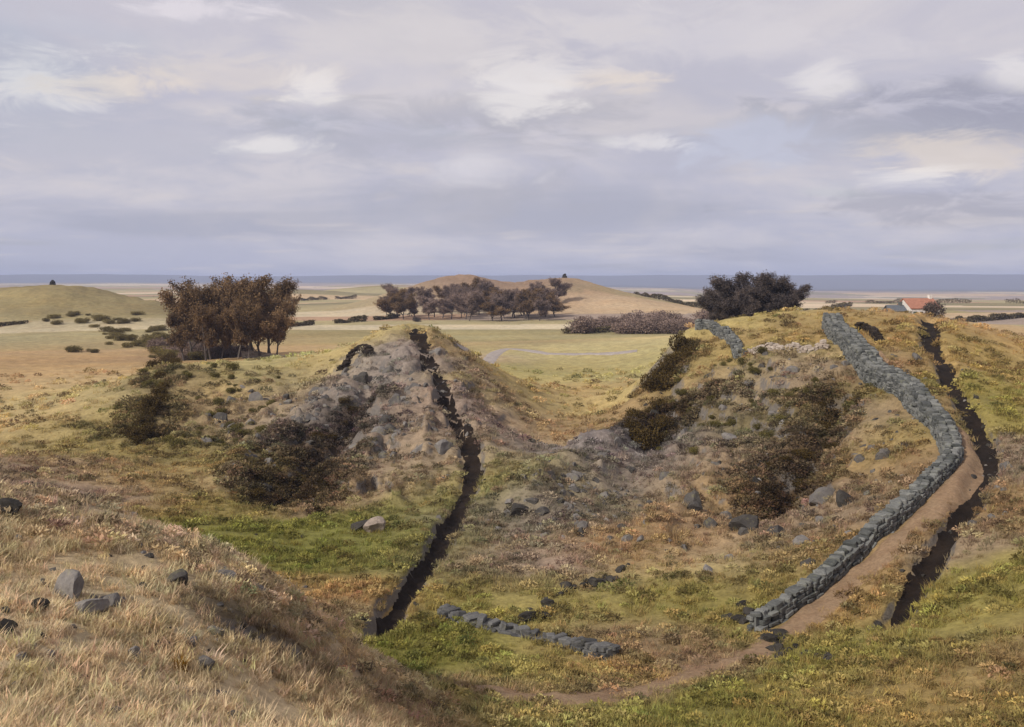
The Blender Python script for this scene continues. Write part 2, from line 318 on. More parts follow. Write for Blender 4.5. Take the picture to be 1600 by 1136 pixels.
far_cols = np.array([lin(c) * GAIN for c in ((180,158,126),(144,134,96),(188,176,148),(164,136,112),(130,122,92),(196,178,152),(156,146,110),(148,134,122))])
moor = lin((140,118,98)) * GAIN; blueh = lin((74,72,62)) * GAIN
def cover(x, y):
    x = np.asarray(x, float).ravel(); y = np.asarray(y, float).ravel(); out = np.zeros((len(x), 3))
    for i in range(0, len(x), 40000):
        a = x[i:i + 40000]; b = y[i:i + 40000]; r = np.hypot(a, b)
        sc = np.clip(r / 60, 0.5, 4)
        wa = a + sc * 1.3 * fbm(a, b, 3.5, 4, 101, 0.6); wb = b + sc * 1.3 * fbm(a, b, 3.5, 4, 111, 0.6)
        d2 = ((wa[:, None] - cov_p[None, :, 0]) ** 2 + (wb[:, None] - cov_p[None, :, 1]) ** 2) / cov_p[None, :, 2] ** 2
        w = cov_p[None, :, 6] * np.exp(-np.minimum(d2, 80) * 0.8) + 1e-5 / (1 + d2) ** 1.5; w /= w.sum(1, keepdims=True)
        c = w @ cov_p[:, 3:6]
        # far country: fields, moor hills, dark fells
        th = np.arctan2(a, b)
        su = a / 150 + 0.25 * fbm(a, b, 120, 2, 7); sv = np.log(np.maximum(r, 1)) * 9 + 0.5 * fbm(a, b, 150, 2, 9)
        k = (np.floor(su * 0.6 + 3.1 * np.sin(np.floor(sv) * 5.3)).astype(np.int64) * 7 + np.floor(sv).astype(np.int64) * 13)
        idx = (np.abs(_h(k, k * 0 + 5, 3)) * 7.99).astype(int); fc = far_cols[idx]
        fc = fc * (1 + 0.10 * fbm(a, b, 40, 3, 77))[:, None]
        hl = (bump2(a, b, -187, 425, 45, 75, 1.0, .25) + bump2(a, b, -150, 385, 45, 80, 1, .5))[:, None]
        fc = fc * (1 - np.clip(hl, 0, 1)) + np.clip(hl, 0, 1) * (lin((132,120,84)) * GAIN)
        ml = np.clip(bump2(a, b, -10, 550, 62, 100, 1.3), 0, 1)[:, None]
        fc = fc * (1 - ml) + ml * moor
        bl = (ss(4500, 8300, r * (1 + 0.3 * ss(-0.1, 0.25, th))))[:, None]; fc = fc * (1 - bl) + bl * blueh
        wf = ss(190, 330, r + 30 * fbm(a, b, 60, 2, 88))[:, None]
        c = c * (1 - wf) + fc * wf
        out[i:i + 40000] = c
    return out

# ------------------------------------------------------------------ materials
def newmat(name):
    m = bpy.data.materials.new(name); m.use_nodes = True; nt = m.node_tree; b = nt.nodes['Principled BSDF']
    b.inputs['Roughness'].default_value = 0.95; b.inputs['Specular IOR Level'].default_value = 0.15
    return m, nt, b
def nd(nt, t, **k):
    x = nt.nodes.new(t)
    for a, b in k.items(): setattr(x, a, b)
    return x
def mixc(nt, f, a, b, mode='MIX'):
    x = nd(nt, 'ShaderNodeMix', data_type='RGBA', blend_type=mode)
    for s, v in ((x.inputs[0], f), (x.inputs[6], a), (x.inputs[7], b)):
        if isinstance(v, bpy.types.NodeSocket): nt.links.new(v, s)
        else: s.default_value = v
    return x.outputs[2]
def noisef(nt, scale, det=5, rough=0.6, coord=None):
    t = nd(nt, 'ShaderNodeTexNoise'); t.inputs['Scale'].default_value = scale; t.inputs['Detail'].default_value = det; t.inputs['Roughness'].default_value = rough
    if coord is not None: nt.links.new(coord, t.inputs['Vector'])
    return t.outputs['Fac']
def mrange(nt, v, a, b, c, d):
    x = nd(nt, 'ShaderNodeMapRange'); nt.links.new(v, x.inputs[0])
    for i, k in enumerate((a, b, c, d)): x.inputs[i + 1].default_value = k
    return x.outputs[0]
def scale_col(nt, col, f):
    x = nd(nt, 'ShaderNodeVectorMath', operation='SCALE'); nt.links.new(col, x.inputs[0]); nt.links.new(f, x.inputs['Scale']); return x.outputs[0]

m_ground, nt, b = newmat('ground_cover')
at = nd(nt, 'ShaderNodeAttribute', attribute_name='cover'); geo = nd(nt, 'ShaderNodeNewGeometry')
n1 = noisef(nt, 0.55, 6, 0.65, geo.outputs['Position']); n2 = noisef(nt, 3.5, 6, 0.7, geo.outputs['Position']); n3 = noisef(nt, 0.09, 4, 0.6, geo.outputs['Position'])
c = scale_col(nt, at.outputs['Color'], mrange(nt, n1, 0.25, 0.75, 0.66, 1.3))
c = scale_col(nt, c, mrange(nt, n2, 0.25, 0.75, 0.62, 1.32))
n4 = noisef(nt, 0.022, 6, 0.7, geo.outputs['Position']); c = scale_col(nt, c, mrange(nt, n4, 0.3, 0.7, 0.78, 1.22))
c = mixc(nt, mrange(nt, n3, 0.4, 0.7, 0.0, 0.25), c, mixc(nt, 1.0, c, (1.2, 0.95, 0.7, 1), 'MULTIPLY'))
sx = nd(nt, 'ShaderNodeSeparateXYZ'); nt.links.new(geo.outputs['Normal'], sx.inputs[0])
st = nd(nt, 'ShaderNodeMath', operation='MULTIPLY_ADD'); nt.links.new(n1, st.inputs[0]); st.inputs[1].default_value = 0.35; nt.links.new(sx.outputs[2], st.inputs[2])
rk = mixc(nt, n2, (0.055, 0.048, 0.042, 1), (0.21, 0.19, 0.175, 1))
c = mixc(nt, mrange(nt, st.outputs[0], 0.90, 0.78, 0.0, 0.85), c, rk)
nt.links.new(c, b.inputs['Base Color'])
bp = nd(nt, 'ShaderNodeBump'); bp.inputs['Strength'].default_value = 0.9; bp.inputs['Distance'].default_value = 0.12
nt.links.new(n2, bp.inputs['Height']); nt.links.new(bp.outputs[0], b.inputs['Normal'])

def stone_mat(name, dark, light, moss=0.25, mosscol=(0.16, 0.15, 0.06, 1)):
    m, nt, b = newmat(name); b.inputs['Roughness'].default_value = 0.9
    oi = nd(nt, 'ShaderNodeObjectInfo'); at = nd(nt, 'ShaderNodeAttribute', attribute_name='rnd'); geo = nd(nt, 'ShaderNodeNewGeometry')
    ad = nd(nt, 'ShaderNodeMath', operation='ADD'); nt.links.new(oi.outputs['Random'], ad.inputs[0]); nt.links.new(at.outputs['Fac'], ad.inputs[1])
    fr = nd(nt, 'ShaderNodeMath', operation='FRACT'); nt.links.new(ad.outputs[0], fr.inputs[0])
    c = mixc(nt, fr.outputs[0], (*dark, 1), (*light, 1))
    n1 = noisef(nt, 2.2, 6, 0.65, geo.outputs['Position']); n2 = noisef(nt, 11, 5, 0.7, geo.outputs['Position'])
    c = scale_col(nt, c, mrange(nt, n1, 0.3, 0.7, 0.7, 1.25)); c = scale_col(nt, c, mrange(nt, n2, 0.3, 0.7, 0.75, 1.2))
    c = mixc(nt, mrange(nt, n1, 0.55, 0.68, 0.0, moss), c, mosscol)
    nt.links.new(c, b.inputs['Base Color'])
    bp = nd(nt, 'ShaderNodeBump'); bp.inputs['Strength'].default_value = 0.6; bp.inputs['Distance'].default_value = 0.05
    nt.links.new(n2, bp.inputs['Height']); nt.links.new(bp.outputs[0], b.inputs['Normal'])
    return m
m_wall = stone_mat('grey_wall_stone', (0.058, 0.062, 0.061), (0.185, 0.187, 0.178), 0.4, (0.13, 0.13, 0.07, 1))
m_stub_shade = stone_mat('shade_black_stone', (0.010, 0.007, 0.005), (0.040, 0.030, 0.023), 0.3, (0.045, 0.04, 0.018, 1))  # shadow arcs put into stone colour, for the curved stubs only
m_scree = stone_mat('weathered_stone', (0.05, 0.05, 0.052), (0.14, 0.138, 0.135), 0.25)
m_pale = stone_mat('pale_ruin_stone', (0.27, 0.22, 0.18), (0.42, 0.36, 0.31), 0.1)
m_rock = stone_mat('crag_rock', (0.055, 0.05, 0.046), (0.19, 0.175, 0.165), 0.5)
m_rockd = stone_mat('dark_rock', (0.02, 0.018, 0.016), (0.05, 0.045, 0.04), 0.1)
m_roof = stone_mat('red_roof_tile', (0.30, 0.13, 0.09), (0.34, 0.16, 0.11), 0.0)
m_slate = stone_mat('slate', (0.09, 0.10, 0.115), (0.12, 0.13, 0.145), 0.0)
m_white = stone_mat('whitewash', (0.55, 0.52, 0.5), (0.6, 0.58, 0.55), 0.0)
m_pane, nt, b = newmat('window_glass'); b.inputs['Base Color'].default_value = (0.02, 0.025, 0.03, 1); b.inputs['Roughness'].default_value = 0.15
m_door, nt, b = newmat('door_paint')
nt.links.new(mixc(nt, noisef(nt, 8), (0.05, 0.07, 0.05, 1), (0.08, 0.1, 0.07, 1)), b.inputs['Base Color'])

def plant_mat(name, var=0.35, inst=True, base=None, trans=0.25):
    m, nt, b = newmat(name)
    geo = nd(nt, 'ShaderNodeNewGeometry')
    if inst:
        at = nd(nt, 'ShaderNodeAttribute', attribute_name='col'); at.attribute_type = 'INSTANCER'; c = at.outputs['Color']
    else:
        oi = nd(nt, 'ShaderNodeObjectInfo'); at = nd(nt, 'ShaderNodeAttribute', attribute_name='leaf')
        c = mixc(nt, at.outputs['Fac'], (*base[0], 1), (*base[1], 1)); c = scale_col(nt, c, mrange(nt, oi.outputs['Random'], 0, 1, 0.75, 1.25))
    n2 = noisef(nt, 2.3, 3, 0.6, geo.outputs['Position'])
    c = scale_col(nt, c, mrange(nt, n2, 0.3, 0.7, 1 - var, 1 + var))
    nt.links.new(c, b.inputs['Base Color'])
    if trans:
        tr = nd(nt, 'ShaderNodeBsdfTranslucent'); nt.links.new(c, tr.inputs[0]); mx = nd(nt, 'ShaderNodeMixShader'); mx.inputs[0].default_value = trans
        nt.links.new(b.outputs[0], mx.inputs[1]); nt.links.new(tr.outputs[0], mx.inputs[2])
        nt.links.new(mx.outputs[0], nt.nodes['Material Output'].inputs[0])
    return m
m_grass = plant_mat('grass_blade', 0.3, True, None, 0.42); m_heath = plant_mat('heather_sprig')
m_bark, nt, b = newmat('bark'); geo = nd(nt, 'ShaderNodeNewGeometry')
nt.links.new(mixc(nt, noisef(nt, 3, 5, 0.6, geo.outputs['Position']), (0.05, 0.04, 0.035, 1), (0.13, 0.11, 0.10, 1)), b.inputs['Base Color'])

# ------------------------------------------------------------------ the ground sheet
V = np.stack([GX, GY, GZ], -1).reshape(-1, 3)
ii, jj = np.meshgrid(np.arange(nr - 1), np.arange(nt_), indexing='ij'); j2 = (jj + 1) % nt_
quads = np.stack([ii * nt_ + jj, (ii + 1) * nt_ + jj, (ii + 1) * nt_ + j2, ii * nt_ + j2], -1).reshape(-1, 4)
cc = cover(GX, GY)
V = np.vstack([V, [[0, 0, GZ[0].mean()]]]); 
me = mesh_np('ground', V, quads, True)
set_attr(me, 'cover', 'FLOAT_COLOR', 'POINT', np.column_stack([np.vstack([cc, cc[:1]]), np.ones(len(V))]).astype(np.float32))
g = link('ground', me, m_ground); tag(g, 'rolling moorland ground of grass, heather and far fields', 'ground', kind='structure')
CGRID = cc.reshape(nr, nt_, 3)
def cover_at(x, y):
    lr = np.log(np.maximum(np.hypot(x, y), 0.6)); th = np.arctan2(x, y)
    i = np.clip(np.searchsorted(lnR, lr) - 1, 0, nr - 2); j = np.clip(np.searchsorted(TH, th) - 1, 0, nt_ - 2)
    return CGRID[i, j]

# ------------------------------------------------------------------ strips laid on the ground: paths and a track
def line_pts(keys, step):
    """smooth line over survey points -> evenly spaced xy"""
    K = np.array([spot(*k)[:2] if len(k) == 2 else ((k[0] - 800) / F * k[2], k[2]) for k in keys]); n = len(K); out = []
    for i in range(n - 1):
        p0 = K[max(i - 1, 0)]; p1 = K[i]; p2 = K[i + 1]; p3 = K[min(i + 2, n - 1)]
        for t in np.linspace(0, 1, 60, endpoint=False):
            out.append(0.5 * ((2 * p1) + (-p0 + p2) * t + (2 * p0 - 5 * p1 + 4 * p2 - p3) * t * t + (-p0 + 3 * p1 - 3 * p2 + p3) * t ** 3))
    out.append(K[-1]); return resample(np.array(out), step)
def resample(Q, step):
    s = np.concatenate([[0], np.cumsum(np.hypot(*np.diff(Q, axis=0).T))]); t = np.arange(0, s[-1], step)
    return np.column_stack([np.interp(t, s, Q[:, 0]), np.interp(t, s, Q[:, 1])])
def normals(Q):
    d = np.gradient(Q, axis=0); d /= np.linalg.norm(d, axis=1, keepdims=True) + 1e-9; return np.column_stack([-d[:, 1], d[:, 0]]), d
def strip(name, Q, width, mat, label, cat, lift=0.06, rag=0.25):
    Nn, _ = normals(Q); k = 9; us = np.linspace(-1, 1, k)
    wv = width * (1 + rag * fbm(Q[:, 0], Q[:, 1], 1.8, 4, 9, .7)) * np.ones(len(Q))
    X = Q[:, None, 0] + Nn[:, None, 0] * us[None] * wv[:, None] / 2; Y = Q[:, None, 1] + Nn[:, None, 1] * us[None] * wv[:, None] / 2
    Z = ground(X, Y) + lift; Z[:, 0] -= lift + 0.08; Z[:, -1] -= lift + 0.08
    n = len(Q); a, b = np.meshgrid(np.arange(n - 1), np.arange(k - 1), indexing='ij')
    q = np.stack([a * k + b, a * k + b + 1, (a + 1) * k + b + 1, (a + 1) * k + b], -1).reshape(-1, 4)
    me = mesh_np(name, np.stack([X, Y, Z], -1).reshape(-1, 3), q[:, ::-1], True)
    o = link(name, me, mat); tag(o, label, cat, kind='structure'); return o
def earth_mat(name, a, b_, sc=2.0):
    m, nt, b = newmat(name); geo = nd(nt, 'ShaderNodeNewGeometry')
    n1 = noisef(nt, 0.7, 6, 0.7, geo.outputs['Position']); n2 = noisef(nt, 6, 6, 0.7, geo.outputs['Position'])
    c = mixc(nt, mrange(nt, n1, 0.35, 0.65, 0, 1), (*a, 1), (*b_, 1)); c = scale_col(nt, c, mrange(nt, n2, 0.3, 0.7, 0.7, 1.3))
    nt.links.new(c, b.inputs['Base Color'])
    bp = nd(nt, 'ShaderNodeBump'); bp.inputs['Distance'].default_value = 0.06; nt.links.new(n2, bp.inputs['Height']); nt.links.new(bp.outputs[0], b.inputs['Normal'])
    return m
m_path = earth_mat('red_earth', tuple(lin((124,100,78)) * GAIN), tuple(lin((142,120,95)) * GAIN))
m_track = earth_mat('grey_gravel', tuple(lin((138,130,126)) * GAIN), tuple(lin((164,154,146)) * GAIN))
PATH_KEYS = [(1330,526),(1385,575),(1445,625),(1505,690),(1512,745),(1455,800),(1390,860),(1310,925),(1240,985),(1130,1040),(1000,1080),(830,1092),(700,1072,38),(600,1060,40)]
PATH = line_pts(PATH_KEYS, 0.4)
strip('path', PATH, 1.9, m_path, 'worn reddish earth path between the grey wall and the shade-black ditch', 'path')
TRACK = line_pts([(715,541),(780,549),(860,553),(950,553),(1000,548)], 1.5)
strip('track', TRACK, 3.2, m_track, 'pale grey gravel track across the valley meadow', 'track', 0.08)

# ------------------------------------------------------------------ stones and walls
def block_mesh(name, seed, ch=0.12, jit=0.07):
    r = np.random.default_rng(seed); bm = bmesh.new(); bmesh.ops.create_cube(bm, size=1.0)
    for v in bm.verts: v.co += Vector(r.uniform(-jit, jit, 3))
    bmesh.ops.bevel(bm, geom=bm.edges[:], offset=ch, segments=1, affect='EDGES', profile=0.6)
    for v in bm.verts: v.co += Vector(r.uniform(-0.025, 0.025, 3))
    bmesh.ops.triangulate(bm, faces=bm.faces[:])
    me = bpy.data.meshes.new(name); bm.to_mesh(me); bm.free()
    set_attr(me, 'rnd', 'FLOAT', 'POINT', np.zeros(len(me.vertices), np.float32)); return me
BLOCKS = [block_mesh('stone', 100 + i) for i in range(7)]
def mesh_arrays(me):
    v = np.empty(len(me.vertices) * 3, np.float32); me.vertices.foreach_get('co', v)
    f = np.empty(len(me.polygons) * 3, np.int32); me.loops.foreach_get('vertex_index', f); return v.reshape(-1, 3), f.reshape(-1, 3)
BARR = [mesh_arrays(m) for m in BLOCKS]
def with_mat(meshes, mat):
    out = []
    for m in meshes:
        c = m.copy(); c.materials.clear(); c.materials.append(mat); out.append(c)
    return out
def lay_stones(root, stones, mat, limit=300, join=True):
    """stones: list of (pos, euler, scale). The ones that show largest become parts, the rest one joined part."""
    stones = sorted(stones, key=lambda s: -max(s[2]) / (np.linalg.norm(s[0]) + 1e-6))
    lib = with_mat(BLOCKS, mat); ox, oy, oz = root.location
    for p, e, sc in stones[:limit]:
        o = bpy.data.objects.new('stone', lib[random.randrange(7)]); COL.objects.link(o); o.parent = root
        o.location = (p[0] - ox, p[1] - oy, p[2] - oz); o.rotation_euler = e; o.scale = sc
    rest = stones[limit:]
    if rest:
        VV = []; FF = []; RN = []; off = 0
        for p, e, sc in rest:
            v, f = BARR[random.randrange(7)]; M = np.array(Matrix.Rotation(e[2], 3, 'Z') @ Matrix.Rotation(e[1], 3, 'Y') @ Matrix.Rotation(e[0], 3, 'X'))
            w = (v * np.array(sc)) @ M.T + (np.array(p) - np.array((ox, oy, oz))); VV.append(w); FF.append(f + off); off += len(v); RN.append(np.full(len(v), random.random()))
        me = mesh_np('stonework', np.vstack(VV), np.vstack(FF)); set_attr(me, 'rnd', 'FLOAT', 'POINT', np.concatenate(RN).astype(np.float32))
        o = link('stonework', me, mat, root); o['kind'] = 'stuff'
def build_wall(name, keys, width, height, mat, label, cat, sl=0.5, shh=0.26, ruin=0.0, limit=300, top=True, lean=0.08, seed=1, mess=1.0, group=None, taper=(1, 1), Q=None):
    r = np.random.default_rng(seed)
    if Q is None: Q = line_pts(keys, 0.25)
    Nn, D = normals(Q); n = len(Q); s = np.arange(n) * 0.25
    zc = ground(Q[:, 0], Q[:, 1])
    mid = n // 2; root = empty(name, (Q[mid, 0], Q[mid, 1], zc[mid])); tag(root, label, cat, group)
    L = s[-1]; tx = np.linspace(0, L, len(taper)); tp = lambda q: float(np.interp(q, tx, taper))
    hh = lambda q: height * (0.45 + 0.55 * tp(q)) * (1 - ruin * np.clip(0.5 + 0.9 * vnoise(np.array(q / 2.3), np.array(q * 0 + seed * 3.7), seed), 0, 1))
    stones = []
    def at(q):
        return np.array([np.interp(q, s, Q[:, 0]), np.interp(q, s, Q[:, 1])]), np.array([np.interp(q, s, Nn[:, 0]), np.interp(q, s, Nn[:, 1])]), np.array([np.interp(q, s, D[:, 0]), np.interp(q, s, D[:, 1])])
    def pitch(q, p, d):
        return math.atan2(float(ground(p[0] + d[0] * .4, p[1] + d[1] * .4) - ground(p[0] - d[0] * .4, p[1] - d[1] * .4)), 0.8)
    for side in (-1, 1):
        c = 0
        while c * shh < height * max(taper):
            q = r.uniform(0, sl)
            while q < L:
                ln = sl * 0.45 * (4.6 ** r.random()); qm = q + ln / 2; q += ln
                if qm > L: break
                z = (c + 0.5) * shh
                if z > hh(qm): continue
                p, nn, d = at(qm); off = width * tp(qm) / 2 - lean * z - 0.1 + r.uniform(-0.06, 0.06) * mess
                x, y = p + nn * side * off; zg = min(float(ground(*p)), float(ground(x, y)) + 0.1)
                stones.append(((x, y, zg + z - 0.12), (r.uniform(-.07, .07) * mess, -pitch(qm, p, d) + r.uniform(-.07, .07) * mess, math.atan2(d[1], d[0]) + r.uniform(-.09, .09) * mess), (ln * r.uniform(.8, 1.02), 0.34 * r.uniform(.8, 1.2 + .2 * mess), shh * r.uniform(.7, 1.15))))
            c += 1
    if top:
        q = 0.0
        while q < L:
            ln = sl * r.uniform(0.6, 1.2); qm = q + ln / 2; q += ln
            if qm > L: break
            p, nn, d = at(qm); wtop = width * tp(qm) - 2 * lean * height * tp(qm); k = max(1, int(round(wtop / 0.55)))
            for a in range(k):
                off = ((a + 0.5) / k - 0.5) * wtop + r.uniform(-.06, .06); x, y = p + nn * off + d * r.uniform(-.12, .12)
                stones.append(((x, y, float(ground(*p)) + hh(qm) - 0.06 + r.uniform(-.07, .08) * mess), (r.uniform(-.16, .16) * mess, -pitch(qm, p, d) + r.uniform(-.16, .16) * mess, math.atan2(d[1], d[0]) + r.uniform(-.7, .7)), (ln * r.uniform(.6, 1.2), wtop / k * r.uniform(.6, 1.1), 0.28 * r.uniform(.6, 1.5))))
    # rubble heart that fills the joints
    step = 2; idx = np.arange(0, n, step); VV = []; 
    for i in idx:
        q = s[i]; h_ = max(hh(q) - 0.12, 0.05); w0 = width * tp(q) / 2 - 0.16; w1 = w0 - lean * h_; p = Q[i]; nn = Nn[i]
        for o_, zz in ((-w0, -0.7), (-w1, h_), (w1, h_), (w0, -0.7)):
            VV.append((p[0] + nn[0] * o_ - root.location.x, p[1] + nn[1] * o_ - root.location.y, zc[i] + zz - root.location.z))
    FF = []
    for i in range(len(idx) - 1):
        for a in range(4): b_ = (a + 1) % 4; FF.append((i * 4 + a, i * 4 + b_, (i + 1) * 4 + b_, (i + 1) * 4 + a))
    e = (len(idx) - 1) * 4; FF += [(3, 2, 1, 0), (e, e + 1, e + 2, e + 3)]
    me = mesh_np('rubble_core', VV, FF); set_attr(me, 'rnd', 'FLOAT', 'POINT', np.zeros(len(VV), np.float32)); link('rubble_core', me, mat, root)
    lay_stones(root, stones, mat, limit); return root

WALL_KEYS = [(1300,512,116),(1318,537,102),(1358,578,90),(1418,620,80),(1468,668,72),(1488,718,65.5),(1452,765,60),(1380,835,55),(1285,922,50),(1178,987,46)]
build_wall('stone_wall', WALL_KEYS, 1.75, 1.4, m_wall, 'long broad grey stone wall winding down the crest of the crag', 'wall', 0.40, 0.20, 0.2, 300, True, 0.06, 3, 0.8, None, (1.2, 1.15, 1.1, 1.1, 1.05, 0.8, 0.6, 0.52, 0.44, 0.34))
m_ditch_shade = earth_mat('ditch_shade_black', (0.008, 0.005, 0.0035), (0.022, 0.014, 0.009))  # near-black colour carries the shadow band along each ditch
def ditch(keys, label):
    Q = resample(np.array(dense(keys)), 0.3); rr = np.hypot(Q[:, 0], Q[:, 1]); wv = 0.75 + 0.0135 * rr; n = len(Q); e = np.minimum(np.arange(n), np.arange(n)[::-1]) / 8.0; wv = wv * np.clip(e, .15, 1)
    strip('ditch', Q, wv, m_ditch_shade, label, 'ditch', 0.03, 0.55)
ditch(DITCH_R, 'carved ditch painted black as a shadow band running down beside the reddish path')
ditch(DITCH_L, 'carved ditch painted black as a shadow band running from the grey crag top to the green hollow')
build_wall('tumbled_wall', [(690,958),(750,975),(820,992),(890,1012),(962,1032)], 1.0, 0.55, m_scree, 'low tumbled grey wall lying across the valley floor grass', 'wall', 0.42, 0.22, 0.6, 300, True, 0.2, 7)
build_wall('ruined_wall', [(378,556,196),(410,552,197),(445,553,196),(484,557,193)], 1.3, 1.4, m_pale, 'pale stone foundation wall on the meadow behind the brown trees', 'wall', 0.7, 0.3, 0.5, 120, True, 0.1, 8)
build_wall('ruined_wall', [(1172,552),(1220,551),(1262,550),(1296,547)], 0.8, 0.55, m_pale, 'low pale wall footing on the grassy crag top', 'wall', 0.5, 0.24, 0.4, 120, True, 0.1, 9)
build_wall('ruined_wall', [(532,528,121),(546,522,124),(562,520,125),(573,528,123),(578,540,119)], 0.9, 0.9, m_stub_shade, 'short curved wall stub added as a black shade arc on the left shoulder of the grey crag', 'wall', 0.5, 0.26, 0.4, 150, True, 0.1, 10)
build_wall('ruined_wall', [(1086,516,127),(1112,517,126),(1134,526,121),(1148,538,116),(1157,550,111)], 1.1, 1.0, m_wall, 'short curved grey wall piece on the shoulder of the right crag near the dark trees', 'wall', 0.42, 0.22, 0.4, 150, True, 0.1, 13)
build_wall('ruined_wall', [(1338,520,112),(1352,518,112),(1366,524,108),(1376,534,103)], 0.8, 0.7, m_stub_shade, 'short curved wall stub added as a black shade arc beside the upper end of the grey wall', 'wall', 0.5, 0.26, 0.4, 150, True, 0.1, 12)

# ------------------------------------------------------------------ boulders
def rock_mesh(name, seed, sub=3, cuts=14, flat=0.75):
    r = np.random.default_rng(seed); bm = bmesh.new(); bmesh.ops.create_icosphere(bm, subdivisions=sub, radius=1.0)
    me = bpy.data.meshes.new(name); bm.to_mesh(me); bm.free()
    v, f = mesh_arrays(me)
    v = v * np.array([1.0, r.uniform(.65, .95), flat * r.uniform(.75, 1.1)])
    for _ in range(cuts):
        nn = r.normal(size=3); nn /= np.linalg.norm(nn); d = r.uniform(.38, .66); t = v @ nn - d; v = v - np.where(t > 0, t, 0)[:, None] * nn
    q = v * 3.1; v = v * (1 + 0.09 * vnoise(q[:, 0] + seed, q[:, 1] + q[:, 2], seed) + 0.04 * vnoise(q[:, 0] * 3, q[:, 2] * 3 + q[:, 1] * 2, seed + 5))[:, None]
    me.vertices.foreach_set('co', v.astype(np.float32).ravel()); me.update()
    set_attr(me, 'rnd', 'FLOAT', 'POINT', np.zeros(len(v), np.float32)); return me
ROCKS = [rock_mesh('boulder', 300 + i) for i in range(8)]
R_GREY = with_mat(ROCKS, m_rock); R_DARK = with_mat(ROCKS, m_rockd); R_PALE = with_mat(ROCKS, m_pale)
def boulder(px, py, size, lib, label, group=None, xy=None, name='boulder', squash=1.0, sink=0.22):
    x, y = (spot(px, py)[:2] if xy is None else xy)
    o = bpy.data.objects.new(name, random.choice(lib)); COL.objects.link(o)
    o.scale = (size * random.uniform(.85, 1.25), size * random.uniform(.8, 1.1), size * squash * random.uniform(.8, 1.15)); o.rotation_euler = (random.uniform(-.25, .25), random.uniform(-.25, .25), random.uniform(0, 6.28))
    gz = min(float(ground(x + a * size * .5, y + b_ * size * .5)) for a, b_ in ((0, 0), (1, 0), (-1, 0), (0, 1), (0, -1)))
    o.location = (x, y, gz + sink * size * squash); tag(o, label, 'boulder', group); return o
# single stones on the near slope
for px, py, s, lib, lb in [
 (14,806,0.36,R_DARK,'black angular boulder on the shoulder of the near slope'),
 (8,992,0.22,R_DARK,'dark stone half sunk in the near slope below a ragged stone cluster'),
 (108,934,0.42,R_GREY,'largest blue-grey boulder of the cluster on the near slope'),
 (135,960,0.34,R_GREY,'flat grey stone just below the largest boulder of the cluster'),
 (172,948,0.24,R_GREY,'small grey stone at the end of the boulder cluster'),
 (60,955,0.22,R_DARK,'small dark stone beside the boulder cluster'),
 (278,914,0.26,R_GREY,'lone blue-grey stone in tan grass above the peat scar'),
 (345,905,0.30,R_GREY,'rounded grey stone near the crest of the near slope'),
 (400,924,0.36,R_GREY,'long low grey slab near the crest of the near slope'),
 (336,990,0.20,R_GREY,'small grey stone at the head of the peat scar'),
 (300,1008,0.16,R_GREY,'tiny grey stone left of the peat scar'),
 (322,1042,0.22,R_GREY,'grey stone beside the yellow grass tussock'),
 (212,1030,0.17,R_GREY,'little grey stone low on the tan slope'),
 (210,808,0.28,R_GREY,'pale grey stone on the lilac heather crest'),
 (568,828,0.95,R_DARK,'black boulder standing in the green hollow'),
 (586,830,0.85,R_PALE,'pale boulder leaning on the black one in the green hollow'),
 (810,800,1.15,R_DARK,'black block at the foot of the grey scree'),
 (1285,778,1.7,R_GREY,'big slate-blue block on the bracken face below the wall'),
 (1170,828,1.35,R_GREY,'broad blue-grey boulder at the foot of the right crag'),
 (1080,795,1.2,R_GREY,'grey boulder half buried in the orange grass fan'),
 (1320,785,1.0,R_DARK,'dark block beside the big slate-blue block'),
 (1384,822,0.8,R_DARK,'black boulder tucked against the grey wall foot'),
 (1392,824,0.55,R_PALE,'bright pale stone fallen from the grey wall'),
 (1450,766,0.6,R_DARK,'black stone at the bend of the grey wall'),
 (1575,728,0.75,R_GREY,'grey boulder in the heather beyond the shade-black ditch'),
 (1432,562,0.8,R_GREY,'grey outcrop block on the reddish bank between the wall and the shade-black ditch'),
 (1140,690,1.1,R_GREY,'grey rock in the middle of the heather face'),
 (1170,600,1.0,R_GREY,'lilac-grey rock below the flat crag top'),
 (1240,572,0.9,R_GREY,'pale grey rock just under the flat crag top'),
]:
    boulder(px, py, s * (1.35 if px < 480 and py > 790 else 1.0), lib, lb, sink=0.42 if px < 480 and py > 790 else 0.25)
def scatter(n, sampler, lo, hi, lib, label, group, name='boulder', sq=1.0):
    k = 0
    while k < n:
        p = sampler()
        if p is None: continue
        t = random.random() ** 1.8; adj = 'small ' if t < .2 else 'middle-sized ' if t < .6 else 'large '
        lb = label if label.startswith(('small', 'dark')) else adj + label
        boulder(0, 0, lo * (hi / lo) ** t, lib, lb, group, p, name, sq, -0.08 if 'rock' in name else 0.08); k += 1
def seg_sampler(segs, spread):
    K = [(spot(a, b)[:2], spot(c, d)[:2]) for a, b, c, d in segs]
    def f():
        p, q = random.choice(K); t = random.random(); s = spread
        return (p[0] + (q[0] - p[0]) * t + random.gauss(0, s), p[1] + (q[1] - p[1]) * t + random.gauss(0, s))
    return f
scatter(200, seg_sampler([(600,530,600,690),(570,560,610,640),(620,560,630,700),(550,590,590,680),(590,640,660,720),(560,680,600,740),(640,560,700,680),(520,600,440,640),(420,620,340,680)], 2.3), 0.3, 1.4, R_GREY, 'angular grey rock bedded in the face of the left crag', 'rocks of the left crag face', 'crag_rock', 1.25)
scatter(110, seg_sampler([(560,555,520,610),(520,610,470,660),(470,660,420,700),(420,700,345,752)], 1.3), 0.25, 1.0, R_GREY, 'grey scree stone in the streak down the left flank of the crag', 'scree stones of the left flank', 'scree_stone')
